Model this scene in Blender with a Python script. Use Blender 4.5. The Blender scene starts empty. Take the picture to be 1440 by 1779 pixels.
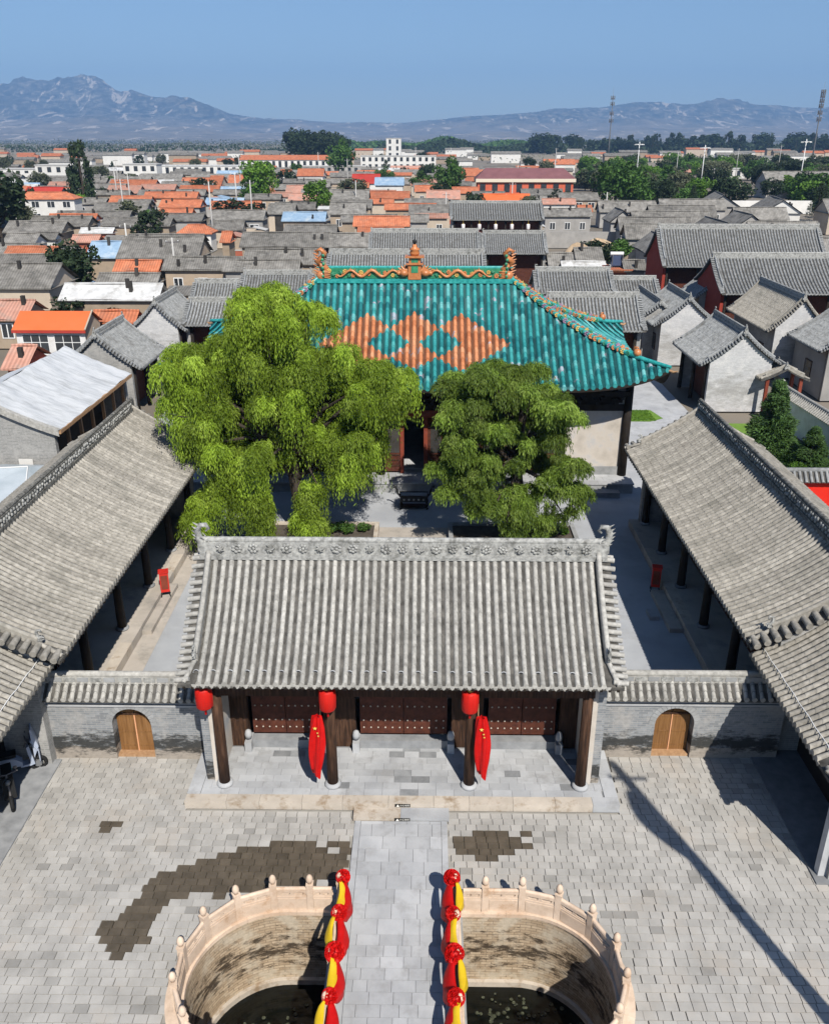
import bpy, math, random
import numpy as np
from mathutils import Vector, Matrix
R = math.radians
random.seed(7); rng = np.random.default_rng(7)
sc = bpy.context.scene
COL = sc.collection

# ------------------------------------------------------------------ camera
cam_d = bpy.data.cameras.new('camera'); cam = bpy.data.objects.new('camera', cam_d); COL.objects.link(cam)
cam.location = (0.6, 0, 17.0); cam.rotation_euler = (R(90-23.4126), 0, R(0.749))
cam_d.sensor_fit = 'HORIZONTAL'; cam_d.sensor_width = 36; cam_d.lens = 37.5
cam_d.clip_start = 0.3; cam_d.clip_end = 60000
sc.camera = cam
# ------------------------------------------------------------------ world and sun
SUN_EL, SUN_AZ = 47.0, 20.4          # the light comes from behind and right of the camera
world = bpy.data.worlds.new('World'); sc.world = world; world.use_nodes = True
wn = world.node_tree; bg = wn.nodes['Background']
sky = wn.nodes.new('ShaderNodeTexSky'); sky.sky_type = 'NISHITA'; sky.sun_disc = False
sky.sun_elevation = R(SUN_EL); sky.sun_rotation = R(180-SUN_AZ)
sky.altitude = 900; sky.air_density = 1.0; sky.dust_density = 0.9; sky.ozone_density = 5.0
bg.inputs['Strength'].default_value = 0.08
wn.links.new(sky.outputs[0], bg.inputs[0])
sd = bpy.data.lights.new('sun', 'SUN'); sd.energy = 4.9; sd.angle = R(0.53); sd.color = (1.0, 0.95, 0.87)
sun = bpy.data.objects.new('sun', sd); COL.objects.link(sun)
# direction of travel of the light: north (+Y), a little west (-X), down
dv = Vector((-math.sin(R(SUN_AZ))*math.cos(R(SUN_EL)), math.cos(R(SUN_AZ))*math.cos(R(SUN_EL)), -math.sin(R(SUN_EL))))
sun.rotation_euler = dv.to_track_quat('-Z', 'Y').to_euler()
sun.location = (20, -60, 80)
sc.view_settings.view_transform = 'Standard'; sc.view_settings.look = 'None'
sc.view_settings.exposure = 0.42; sc.view_settings.gamma = 1.0; sc.view_settings.use_curve_mapping = False
sc.cycles.use_denoising = True; sc.cycles.max_bounces = 5; sc.cycles.diffuse_bounces = 1
sc.cycles.glossy_bounces = 2; sc.cycles.transmission_bounces = 3; sc.cycles.volume_bounces = 0
sc.cycles.transparent_max_bounces = 6; sc.cycles.caustics_reflective = False; sc.cycles.caustics_refractive = False
sc.cycles.use_adaptive_sampling = True; sc.cycles.adaptive_threshold = 0.02
sc.cycles.volume_step_rate = 1.0

# ------------------------------------------------------------------ materials
MATS = {}
def new_mat(name):
    m = bpy.data.materials.new(name); m.use_nodes = True
    nt = m.node_tree; return m, nt, nt.nodes['Principled BSDF'], nt.nodes, nt.links
def math_node(nt, op, a, b=None, c=None):
    n = nt.nodes.new('ShaderNodeMath'); n.operation = op
    for i, v in enumerate((a, b, c)):
        if v is None: continue
        if isinstance(v, (int, float)): n.inputs[i].default_value = v
        else: nt.links.new(v, n.inputs[i])
    return n.outputs[0]
def mixc(nt, fac, a, b, blend='MIX'):
    n = nt.nodes.new('ShaderNodeMix'); n.data_type = 'RGBA'; n.blend_type = blend
    for i, v in ((0, fac), (6, a), (7, b)):
        if isinstance(v, (int, float)): n.inputs[i].default_value = v
        elif isinstance(v, tuple): n.inputs[i].default_value = (*v[:3], 1)
        else: nt.links.new(v, n.inputs[i])
    return n.outputs[2]
def ramp(nt, fac, stops):
    n = nt.nodes.new('ShaderNodeValToRGB'); e = n.color_ramp.elements
    while len(e) < len(stops): e.new(0.5)
    for k, (p, c) in enumerate(stops):
        e[k].position = p; e[k].color = (c[0], c[1], c[2], 1) if isinstance(c, tuple) else (c, c, c, 1)
    nt.links.new(fac, n.inputs[0]); return n.outputs[0]
def noise_tex(nt, vec, scale, detail=5, rough=.6, dist=0.0):
    n = nt.nodes.new('ShaderNodeTexNoise'); n.inputs['Scale'].default_value = scale
    n.inputs['Detail'].default_value = detail; n.inputs['Roughness'].default_value = rough
    n.inputs['Distortion'].default_value = dist
    nt.links.new(vec, n.inputs['Vector']); return n.outputs[0]
def mapping(nt, vec, scale=(1, 1, 1), rot=(0, 0, 0)):
    n = nt.nodes.new('ShaderNodeMapping'); n.inputs['Scale'].default_value = scale; n.inputs['Rotation'].default_value = rot
    nt.links.new(vec, n.inputs['Vector']); return n.outputs[0]
def bump(nt, bsdf, h, strength, dist=0.02):
    n = nt.nodes.new('ShaderNodeBump'); n.inputs['Strength'].default_value = strength; n.inputs['Distance'].default_value = dist
    nt.links.new(h, n.inputs['Height']); nt.links.new(n.outputs[0], bsdf.inputs['Normal'])
def pos(nt): return nt.nodes.new('ShaderNodeNewGeometry').outputs['Position']
def objc(nt): return nt.nodes.new('ShaderNodeTexCoord').outputs['Object']

def M(name, cols, scale=1.5, rough=.85, bmp=.15, bscale=25, stretch=(1, 1, 1), rnd=.08, spec=.25, attr=False, metal=0, coord='pos', dirt=None, dscale=.5, transl=0, stripe=0):
    """plain worn surface: noise between 2-3 tones, per-object tint, optional second dirt colour in patches"""
    m, nt, b, N, L = new_mat(name)
    v = mapping(nt, pos(nt) if coord == 'pos' else objc(nt), stretch)
    f = noise_tex(nt, v, scale)
    st = [(.3+.4*i/max(1, len(cols)-1), c) for i, c in enumerate(cols)]
    c = ramp(nt, f, st) if len(cols) > 1 else None
    if c is None:
        rg = N.new('ShaderNodeRGB'); rg.outputs[0].default_value = (*cols[0], 1); c = rg.outputs[0]
    if dirt:
        df = ramp(nt, noise_tex(nt, v, dscale, 7, .7), [(.52, 0.0), (.68, 1.0)])
        c = mixc(nt, df, c, dirt)
    if stripe:
        sxx = N.new('ShaderNodeSeparateXYZ'); L.new(v, sxx.inputs[0])
        sw = math_node(nt, 'SINE', math_node(nt, 'MULTIPLY', sxx.outputs[0], 6.283/stripe)); sw = math_node(nt, 'MULTIPLY_ADD', sw, .15, .9)
        c = mixc(nt, 1.0, c, sw, 'MULTIPLY')
    if rnd:
        oi = N.new('ShaderNodeObjectInfo'); k = math_node(nt, 'MULTIPLY_ADD', oi.outputs['Random'], 2*rnd, 1-rnd)
        c = mixc(nt, 1.0, c, k, 'MULTIPLY')
    if attr:
        a = N.new('ShaderNodeAttribute'); a.attribute_name = 'shade'
        c = mixc(nt, 1.0, c, a.outputs['Fac'], 'MULTIPLY')
    L.new(c, b.inputs['Base Color'])
    b.inputs['Roughness'].default_value = rough; b.inputs['Specular IOR Level'].default_value = spec; b.inputs['Metallic'].default_value = metal
    if bmp: bump(nt, b, noise_tex(nt, v, bscale, 4), bmp)
    if transl:
        t = N.new('ShaderNodeBsdfTranslucent'); L.new(c, t.inputs[0]); mx = N.new('ShaderNodeMixShader'); mx.inputs[0].default_value = transl
        L.new(b.outputs[0], mx.inputs[1]); L.new(t.outputs[0], mx.inputs[2]); L.new(mx.outputs[0], N['Material Output'].inputs[0])
    MATS[name] = m; return m

def brick_mat(name, c1, c2, mortar, bw=.28, bh=.075, dark=None, dark_lo=.2, dark_hi=.9, base=None, base_h=.45, uv=False, patch=None, stain=.5, dsc=1.1, dth=(.56, .68)):
    """coursed brick; soot and lime stains of their own shape"""
    m, nt, b, N, L = new_mat(name)
    if uv:
        tc = N.new('ShaderNodeUVMap'); vec = tc.outputs[0]; sx = N.new('ShaderNodeSeparateXYZ'); L.new(vec, sx.inputs[0]); zz = sx.outputs[1]
    else:
        o = pos(nt); sx = N.new('ShaderNodeSeparateXYZ'); L.new(o, sx.inputs[0])
        cb = N.new('ShaderNodeCombineXYZ'); L.new(math_node(nt, 'ADD', sx.outputs[0], sx.outputs[1]), cb.inputs[0]); L.new(sx.outputs[2], cb.inputs[1]); vec = cb.outputs[0]; zz = sx.outputs[2]
    br = N.new('ShaderNodeTexBrick'); L.new(vec, br.inputs['Vector'])
    br.inputs['Scale'].default_value = 1; br.inputs['Brick Width'].default_value = bw; br.inputs['Row Height'].default_value = bh
    br.inputs['Mortar Size'].default_value = .008; br.inputs['Color1'].default_value = (*c1, 1); br.inputs['Color2'].default_value = (*c2, 1); br.inputs['Mortar'].default_value = (*mortar, 1)
    c = br.outputs[0]
    n1 = noise_tex(nt, vec, 1.3, 8, .65)
    if patch: c = mixc(nt, ramp(nt, n1, [(.5, 0.0), (.62, .85)]), c, patch)
    n2 = noise_tex(nt, mapping(nt, vec, (1.0, 2.6, 1)), dsc, 9, .75)
    if base:
        bz = math_node(nt, 'MULTIPLY_ADD', noise_tex(nt, vec, 2.0, 6), .5, -.25)
        msk = math_node(nt, 'LESS_THAN', math_node(nt, 'ADD', zz, bz), base_h)
        c = mixc(nt, math_node(nt, 'MULTIPLY', msk, .8), c, base)
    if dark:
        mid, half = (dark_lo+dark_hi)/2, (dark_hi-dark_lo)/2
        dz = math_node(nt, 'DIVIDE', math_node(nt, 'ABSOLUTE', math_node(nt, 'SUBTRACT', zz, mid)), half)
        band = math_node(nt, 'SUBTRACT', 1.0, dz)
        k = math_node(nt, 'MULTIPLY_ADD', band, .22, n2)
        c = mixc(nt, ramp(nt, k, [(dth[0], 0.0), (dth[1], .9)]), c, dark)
    n3 = noise_tex(nt, vec, 9, 5)
    c = mixc(nt, stain, c, ramp(nt, n3, [(.3, .55), (.7, 1.0)]), 'MULTIPLY')
    L.new(c, b.inputs['Base Color']); b.inputs['Roughness'].default_value = .92; b.inputs['Specular IOR Level'].default_value = .15
    bump(nt, b, br.outputs['Fac'], -.5, .01)
    MATS[name] = m; return m

M('tile', [(.24, .232, .212), (.35, .34, .312), (.45, .435, .40)], 7, .85, .35, 45, rnd=.12, dirt=(.25, .242, .222), dscale=1.6)
M('tile_bed', [(.04, .038, .034), (.08, .076, .069), (.13, .123, .11)], 4, .9, .5, 28, rnd=.05)
M('tile_warm', [(.19, .177, .152), (.28, .262, .228), (.38, .357, .312)], 7, .85, .35, 45, rnd=.16, dirt=(.19, .18, .155), dscale=.9)
M('tile_cool', [(.155, .163, .163), (.245, .252, .252), (.34, .348, .345)], 5, .85, .35, 40, rnd=.14, dirt=(.15, .15, .145), dscale=.9)
M('carved', [(.16, .16, .15), (.31, .31, .295), (.44, .44, .41)], 9, .85, .4, 40, rnd=.05, dirt=(.11, .11, .10), dscale=3)
M('carved_dark', [(.05, .05, .045), (.15, .145, .13), (.32, .31, .28)], 9, .85, .4, 40, rnd=.15)
M('brick_plain', [(.23, .235, .235), (.34, .345, .345)], 3, .9, .3, 30)
brick_mat('brick_grey', (.20, .215, .23), (.30, .315, .325), (.35, .34, .325), dark=(.03, .03, .028), dark_lo=.1, dark_hi=1.0, base=(.36, .31, .255), base_h=.42, patch=(.37, .36, .345), dsc=1.7, dth=(.545, .66))
brick_mat('brick_house', (.26, .26, .25), (.34, .335, .32), (.40, .39, .37), patch=(.42, .41, .39))
brick_mat('brick_white', (.47, .47, .472), (.56, .56, .558), (.50, .50, .495), patch=(.62, .61, .595), stain=.4, dark=(.34, .335, .32), dark_lo=-.4, dark_hi=3.4, dsc=1.0, dth=(.56, .74))
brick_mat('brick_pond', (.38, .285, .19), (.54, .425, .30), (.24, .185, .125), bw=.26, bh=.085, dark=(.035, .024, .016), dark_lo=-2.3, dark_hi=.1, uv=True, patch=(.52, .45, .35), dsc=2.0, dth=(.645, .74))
M('paving', [(.31, .298, .275), (.375, .361, .335), (.43, .414, .384)], 1.2, .88, .2, 40, rnd=0, attr=True, dirt=(.40, .365, .32), dscale=.35)
M('paving_wet', [(.075, .062, .045), (.12, .098, .072)], 3, .5, .2, 40, rnd=0, attr=True)
M('paving_bed', [(.27, .255, .23), (.34, .325, .295)], 3, .95, .2)
M('slab', [(.31, .317, .328), (.385, .392, .40), (.44, .445, .45)], .9, .8, .12, 30, rnd=.10, dirt=(.30, .30, .30), dscale=1.6)
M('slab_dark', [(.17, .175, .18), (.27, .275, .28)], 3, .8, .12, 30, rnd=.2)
M('slab_tan', [(.42, .37, .31), (.53, .47, .395)], 2, .85, .2, 30, rnd=.08, dirt=(.28, .205, .135), dscale=2.2)
M('solar', [(.02, .03, .07), (.03, .05, .11)], 3, .7, 0)
M('field', [(.17, .15, .115), (.25, .215, .165)], .01, .95, .1, 1, rnd=.15, dirt=(.13, .125, .095), dscale=.012)
M('hall_bed', [(.006, .06, .06), (.012, .10, .095)], 5, .6, .2, 25)
M('court', [(.31, .322, .342), (.365, .378, .395), (.41, .42, .435)], .5, .8, .08, 20, rnd=.05, dirt=(.30, .305, .31), dscale=.45)
M('court_tan', [(.37, .33, .285), (.46, .415, .365)], 1.2, .88, .15, 20, dirt=(.28, .26, .23), dscale=1.1)
M('marble', [(.50, .375, .275), (.62, .48, .365), (.70, .56, .44)], 3, .7, .1, 30, rnd=.06, dirt=(.44, .29, .185), dscale=1.5)
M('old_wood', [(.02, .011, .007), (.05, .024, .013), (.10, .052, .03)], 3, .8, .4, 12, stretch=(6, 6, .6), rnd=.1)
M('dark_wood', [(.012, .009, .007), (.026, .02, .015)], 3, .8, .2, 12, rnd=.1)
M('raw_wood', [(.30, .17, .085), (.44, .27, .15)], 3, .75, .2, 12, stretch=(4, 4, .6))
M('door_brown', [(.135, .062, .02), (.215, .105, .037), (.27, .14, .055)], 2, .6, .2, 12, stretch=(9, 9, .5), rnd=.06)
M('door_red', [(.05, .015, .009), (.115, .036, .02)], 6, .7, .2, 12)
M('door_edge', [(.62, .30, .15), (.70, .36, .2)], 6, .6, .0)
M('lacquer_red', [(.16, .035, .02), (.24, .055, .03)], 4, .6, .1, 20)
M('stud', [(.55, .50, .42)], 1, .4, 0, metal=.3)
M('paper_grey', [(.16, .165, .16), (.30, .305, .29)], 25, .9, 0)
M('lantern_red', [(.58, .012, .008), (.66, .02, .012)], 3, .55, .05, 30, rnd=.03, transl=.2)
M('silk_red', [(.56, .006, .006), (.68, .012, .010)], 5, .5, .1, 15, rnd=.05, transl=.25)
M('silk_yellow', [(.80, .52, .015), (.86, .60, .03)], 5, .5, .1, 15, rnd=.03, transl=.25)
M('gold', [(.75, .55, .12)], 1, .5, 0)
M('box_red', [(.50, .022, .016), (.58, .035, .022)], 4, .5, .05)
M('iron', [(.012, .013, .013), (.03, .031, .031)], 6, .55, .15, 30, metal=.3)
M('iron_pale', [(.30, .31, .31), (.42, .43, .43)], 9, .6, .1)
M('black_print', [(.012, .012, .010)], 1, .5, 0, rnd=0)
M('white_print', [(.78, .76, .70)], 1, .6, 0, rnd=0)
M('white_wall', [(.58, .57, .555), (.68, .67, .655), (.74, .735, .725)], .8, .9, .08, 15, rnd=.05, dirt=(.50, .47, .43), dscale=.6)
M('red_wall', [(.25, .035, .022), (.31, .05, .032)], 1.2, .85, .05)
M('banner_red', [(.60, .018, .008), (.64, .025, .012)], 1, .7, 0)
M('plaster', [(.40, .36, .31), (.53, .48, .42), (.60, .55, .49)], .9, .9, .1, 14, dirt=(.40, .41, .43), dscale=.9)
M('film', [(.40, .415, .425), (.53, .545, .555), (.60, .61, .62)], 1.6, .55, .6, 3.0, stretch=(.5, 2.2, 1), rnd=0, dirt=(.36, .37, .375), dscale=.7)
M('plastic_sheet', [(.32, .37, .40), (.43, .475, .51)], .9, .3, .3, 2)
M('mud', [(.32, .25, .18), (.42, .335, .25)], 1.0, .95, .2, 12, rnd=.15, dirt=(.27, .22, .17), dscale=.5)
M('render_tan', [(.44, .365, .285), (.53, .445, .35)], .8, .9, .05, 12, rnd=.12)
M('render_white', [(.60, .585, .55), (.70, .685, .65)], .6, .9, .05, 12, rnd=.06)
M('render_grey', [(.27, .26, .245), (.36, .345, .325)], .8, .9, .05, 12, rnd=.15)
M('brick_red', [(.36, .10, .06), (.44, .14, .085)], 3, .9, .1, 12, rnd=.1)
M('school_red', [(.52, .115, .06), (.60, .14, .075)], .6, .9, 0)
M('cream', [(.66, .58, .46)], 1, .9, 0)
M('roof_grey', [(.125, .117, .104), (.205, .194, .175), (.285, .27, .245)], 1.1, .9, .25, 10, rnd=.2, dirt=(.10, .095, .085), dscale=.7, coord='obj', stripe=.28)
M('roof_orange', [(.36, .115, .055), (.48, .16, .08), (.55, .21, .11)], 1.1, .8, .1, 10, rnd=.2, dirt=(.30, .135, .085), dscale=.6, coord='obj', stripe=.3)
M('roof_bright', [(.58, .125, .035), (.64, .15, .05)], .5, .7, .05, 10, rnd=.04)
M('roof_pinkish', [(.40, .20, .145), (.53, .29, .22)], 1.1, .85, .1, 10, rnd=.15, dirt=(.30, .23, .19), dscale=.6, coord='obj', stripe=.3)
M('roof_red', [(.36, .035, .025), (.42, .05, .035)], .5, .7, .05, rnd=.05)
M('roof_purple', [(.15, .065, .07), (.20, .09, .095)], .5, .8, .05, rnd=.05)
M('roof_blue', [(.20, .30, .42), (.30, .41, .52)], 1.0, .6, .1, 8, rnd=.1, dirt=(.40, .46, .5), dscale=.5)
M('roof_white', [(.42, .42, .41), (.62, .62, .61)], 1.1, .8, .3, 3, rnd=.06, dirt=(.30, .29, .27), dscale=.8)
M('glass', [(.02, .025, .03), (.05, .055, .06)], .6, .15, 0, spec=.6, rnd=.2)
M('white_paint', [(.70, .70, .69)], 1, .6, 0)
M('concrete', [(.42, .41, .39), (.52, .51, .485)], 1, .85, .05, 10, rnd=.1)
M('steel', [(.16, .165, .17), (.22, .225, .23)], 1, .5, 0, metal=.4)
M('steel_dark', [(.09, .085, .085), (.14, .13, .13)], 1, .6, 0)
M('soot_dark', [(.03, .028, .026), (.06, .055, .05)], 1, .9, .1, rnd=.2)  # chimney soot; also the painted darkness inside open bays and doorways
M('bark', [(.03, .024, .018), (.07, .055, .042)], 5, .95, .6, 14, stretch=(3, 3, .6))
M('leaf_willow', [(.17, .26, .022), (.28, .41, .038), (.40, .54, .08)], 1.0, .55, 0, rnd=.0, attr=True, transl=.38)
M('leaf_willow_olive', [(.11, .175, .022), (.19, .29, .04), (.30, .40, .085)], 1.3, .55, 0, rnd=.0, attr=True, transl=.35)
M('leaf_mid', [(.045, .10, .018), (.08, .16, .03)], .5, .6, 0, rnd=.2, attr=True, transl=.25)
M('leaf_bright', [(.08, .17, .02), (.13, .24, .03)], .5, .6, 0, rnd=.15, attr=True, transl=.3)
M('leaf_dark', [(.018, .034, .014), (.035, .055, .022)], .5, .65, 0, rnd=.2, attr=True, transl=.15)
M('leaf_grey', [(.07, .085, .045), (.12, .13, .075)], .5, .7, 0, rnd=.2, attr=True, transl=.2)
M('needle', [(.045, .095, .025), (.085, .155, .04)], 1, .6, 0, rnd=.15, attr=True, transl=.15)
M('grass', [(.10, .19, .025), (.16, .27, .045)], 3, .9, .4, 40, rnd=.05)
M('soil', [(.06, .05, .04), (.12, .10, .08)], 3, .95, .5, 20)
M('dirt_mound', [(.36, .27, .175), (.47, .36, .25)], 1, .95, .4, 8, dirt=(.30, .21, .13), dscale=.6)
M('mauve', [(.20, .12, .2), (.34, .22, .3)], 5, .5, .1)
M('glaze_green', [(.02, .16, .09), (.05, .26, .13)], 6, .3, .1, 20, spec=.5)
M('glaze_orange', [(.42, .14, .045), (.56, .225, .085)], 7, .4, .15, 25, rnd=.1, spec=.5)
M('glaze_yellow', [(.52, .30, .07), (.60, .42, .12)], 7, .4, .1, rnd=.1, spec=.5)
M('glaze_teal', [(.012, .17, .165), (.025, .27, .255), (.06, .37, .345)], 6, .3, .15, 25, rnd=.08, spec=.5)
M('jacket', [(.35, .40, .50), (.42, .46, .55)], 5, .8, .1)
M('grey_blue_plastic', [(.33, .37, .46), (.38, .42, .5)], 3, .4, 0)
M('rubber', [(.015, .015, .015)], 1, .8, 0)
M('teal_plastic', [(.10, .50, .42)], 1, .4, 0)
M('earth', [(.12, .104, .08), (.18, .156, .126), (.25, .218, .178)], .02, .95, .2, 2, rnd=0, dirt=(.25, .24, .215), dscale=.006)
def hill_mat():
    """dry hills: pale loess on the low slopes, dark scrub on the high rock, bare scars between"""
    m, nt, b, N, L = new_mat('hill'); p = pos(nt); sx = N.new('ShaderNodeSeparateXYZ'); L.new(p, sx.inputs[0])
    n1 = noise_tex(nt, p, .006, 8, .65); n2 = noise_tex(nt, mapping(nt, p, (1, .5, 2.0)), .012, 8, .7, .8); n3 = noise_tex(nt, p, .0024, 6, .6)
    low = ramp(nt, n1, [(.32, (.085, .072, .052)), (.55, (.19, .155, .115)), (.72, (.27, .22, .165))])
    high = ramp(nt, n2, [(.36, (.008, .011, .011)), (.50, (.055, .054, .044)), (.64, (.22, .19, .15))])
    k = math_node(nt, 'MULTIPLY_ADD', n3, 260, sx.outputs[2]); f = ramp(nt, math_node(nt, 'DIVIDE', k, 600), [(.40, 0.0), (.52, 1.0)])
    c = mixc(nt, f, low, high)
    scar = ramp(nt, noise_tex(nt, mapping(nt, p, (1.6, .5, 1)), .0042, 7, .6, 1.2), [(.585, 0.0), (.62, .85)])
    c = mixc(nt, scar, c, (.46, .39, .31))
    L.new(c, b.inputs['Base Color']); b.inputs['Roughness'].default_value = .95; b.inputs['Specular IOR Level'].default_value = .1
    MATS['hill'] = m
hill_mat()

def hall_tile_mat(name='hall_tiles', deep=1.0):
    m, nt, b, N, L = new_mat(name); p = pos(nt); sx = N.new('ShaderNodeSeparateXYZ'); L.new(p, sx.inputs[0])
    X = math_node(nt, 'SNAP', math_node(nt, 'ADD', sx.outputs[0], .175), .35); Y = math_node(nt, 'SNAP', sx.outputs[1], .16)
    def dia(cx, cy, hw, hh):
        a = math_node(nt, 'DIVIDE', math_node(nt, 'ABSOLUTE', math_node(nt, 'SUBTRACT', sx.outputs[0], cx)), hw)
        c = math_node(nt, 'DIVIDE', math_node(nt, 'ABSOLUTE', math_node(nt, 'SUBTRACT', sx.outputs[1], cy)), hh)
        return math_node(nt, 'LESS_THAN', math_node(nt, 'ADD', a, c), 1.0)
    o = dia(2.4, 43.62, 2.5, 1.52)
    for a in ((-2.4, 43.62, 2.5, 1.52), (.02, 44.42, 1.25, .80), (.02, 42.93, 1.25, .72)): o = math_node(nt, 'MAXIMUM', o, dia(*a))
    t = math_node(nt, 'MAXIMUM', dia(-1.3, 43.67, 1.1, .76), dia(1.33, 43.67, 1.1, .76))
    o = math_node(nt, 'MULTIPLY', o, math_node(nt, 'SUBTRACT', 1.0, t))
    cb = N.new('ShaderNodeCombineXYZ'); L.new(X, cb.inputs[0]); L.new(math_node(nt, 'SNAP', sx.outputs[1], .28), cb.inputs[1])
    wn_ = N.new('ShaderNodeTexWhiteNoise'); wn_.noise_dimensions = '3D'; L.new(cb.outputs[0], wn_.inputs[0])
    teal = ramp(nt, wn_.outputs[0], [(.0, (.012, .14, .155)), (.3, (.028, .245, .25)), (.8, (.05, .32, .315)), (1.0, (.15, .44, .44))])
    orng = ramp(nt, wn_.outputs[0], [(.0, (.46, .155, .06)), (.6, (.60, .235, .105)), (1.0, (.68, .33, .175))])
    c = mixc(nt, o, teal, orng)
    worn = math_node(nt, 'MULTIPLY', ramp(nt, noise_tex(nt, p, .9, 3), [(.46, 0.0), (.66, .5)]), 1.0)
    w2 = math_node(nt, 'GREATER_THAN', math_node(nt, 'ADD', worn, wn_.outputs[0]), 1.24)
    c = mixc(nt, math_node(nt, 'MULTIPLY', w2, .75), c, (.42, .40, .47))
    c = mixc(nt, .45, c, ramp(nt, noise_tex(nt, p, 14, 4), [(.3, .45), (.65, 1.0)]), 'MULTIPLY')
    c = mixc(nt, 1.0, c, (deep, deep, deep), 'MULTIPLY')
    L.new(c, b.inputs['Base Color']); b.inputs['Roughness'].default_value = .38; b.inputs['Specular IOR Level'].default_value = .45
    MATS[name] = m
hall_tile_mat(); hall_tile_mat('hall_pans', .26)  # pans: same tiles darkened, shade between the rows put into colour
def water_mat():
    m, nt, b, N, L = new_mat('water'); b.inputs['Base Color'].default_value = (.003, .004, .003, 1); b.inputs['Roughness'].default_value = .05
    b.inputs['Specular IOR Level'].default_value = .3
    bump(nt, b, noise_tex(nt, pos(nt), 6, 3), .04, .02); MATS['water'] = m
water_mat()
M('lily', [(.03, .035, .02), (.085, .09, .06)], 6, .5, .1, rnd=.1, attr=True)

# ------------------------------------------------------------------ mesh builders
def link(name, me, mat=None, parent=None, loc=(0, 0, 0), rot=(0, 0, 0), smooth=False, **props):
    o = bpy.data.objects.new(name, me); COL.objects.link(o)
    if mat is not None and me is not None and not me.materials: me.materials.append(MATS[mat])
    if parent is not None: o.parent = parent
    o.location = loc; o.rotation_euler = rot
    for k, v in props.items(): o[k] = v
    return o
def thing(name, label, cat, loc=(0, 0, 0), rz=0, group=None):
    o = bpy.data.objects.new(name, None); COL.objects.link(o); o.location = loc; o.rotation_euler = (0, 0, rz)
    o.empty_display_size = .3; tag(o, label, cat, group); return o
def tag(o, label, cat, group=None):
    o['label'] = label; o['category'] = cat
    if group: o['group'] = group
    return o
def struct(o): o['kind'] = 'structure'; return o
def stuff(o): o['kind'] = 'stuff'; return o
def copy_tree(o, parent=None):
    c = o.copy(); COL.objects.link(c); c.parent = parent
    for ch in o.children: copy_tree(ch, c)
    return c

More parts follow.
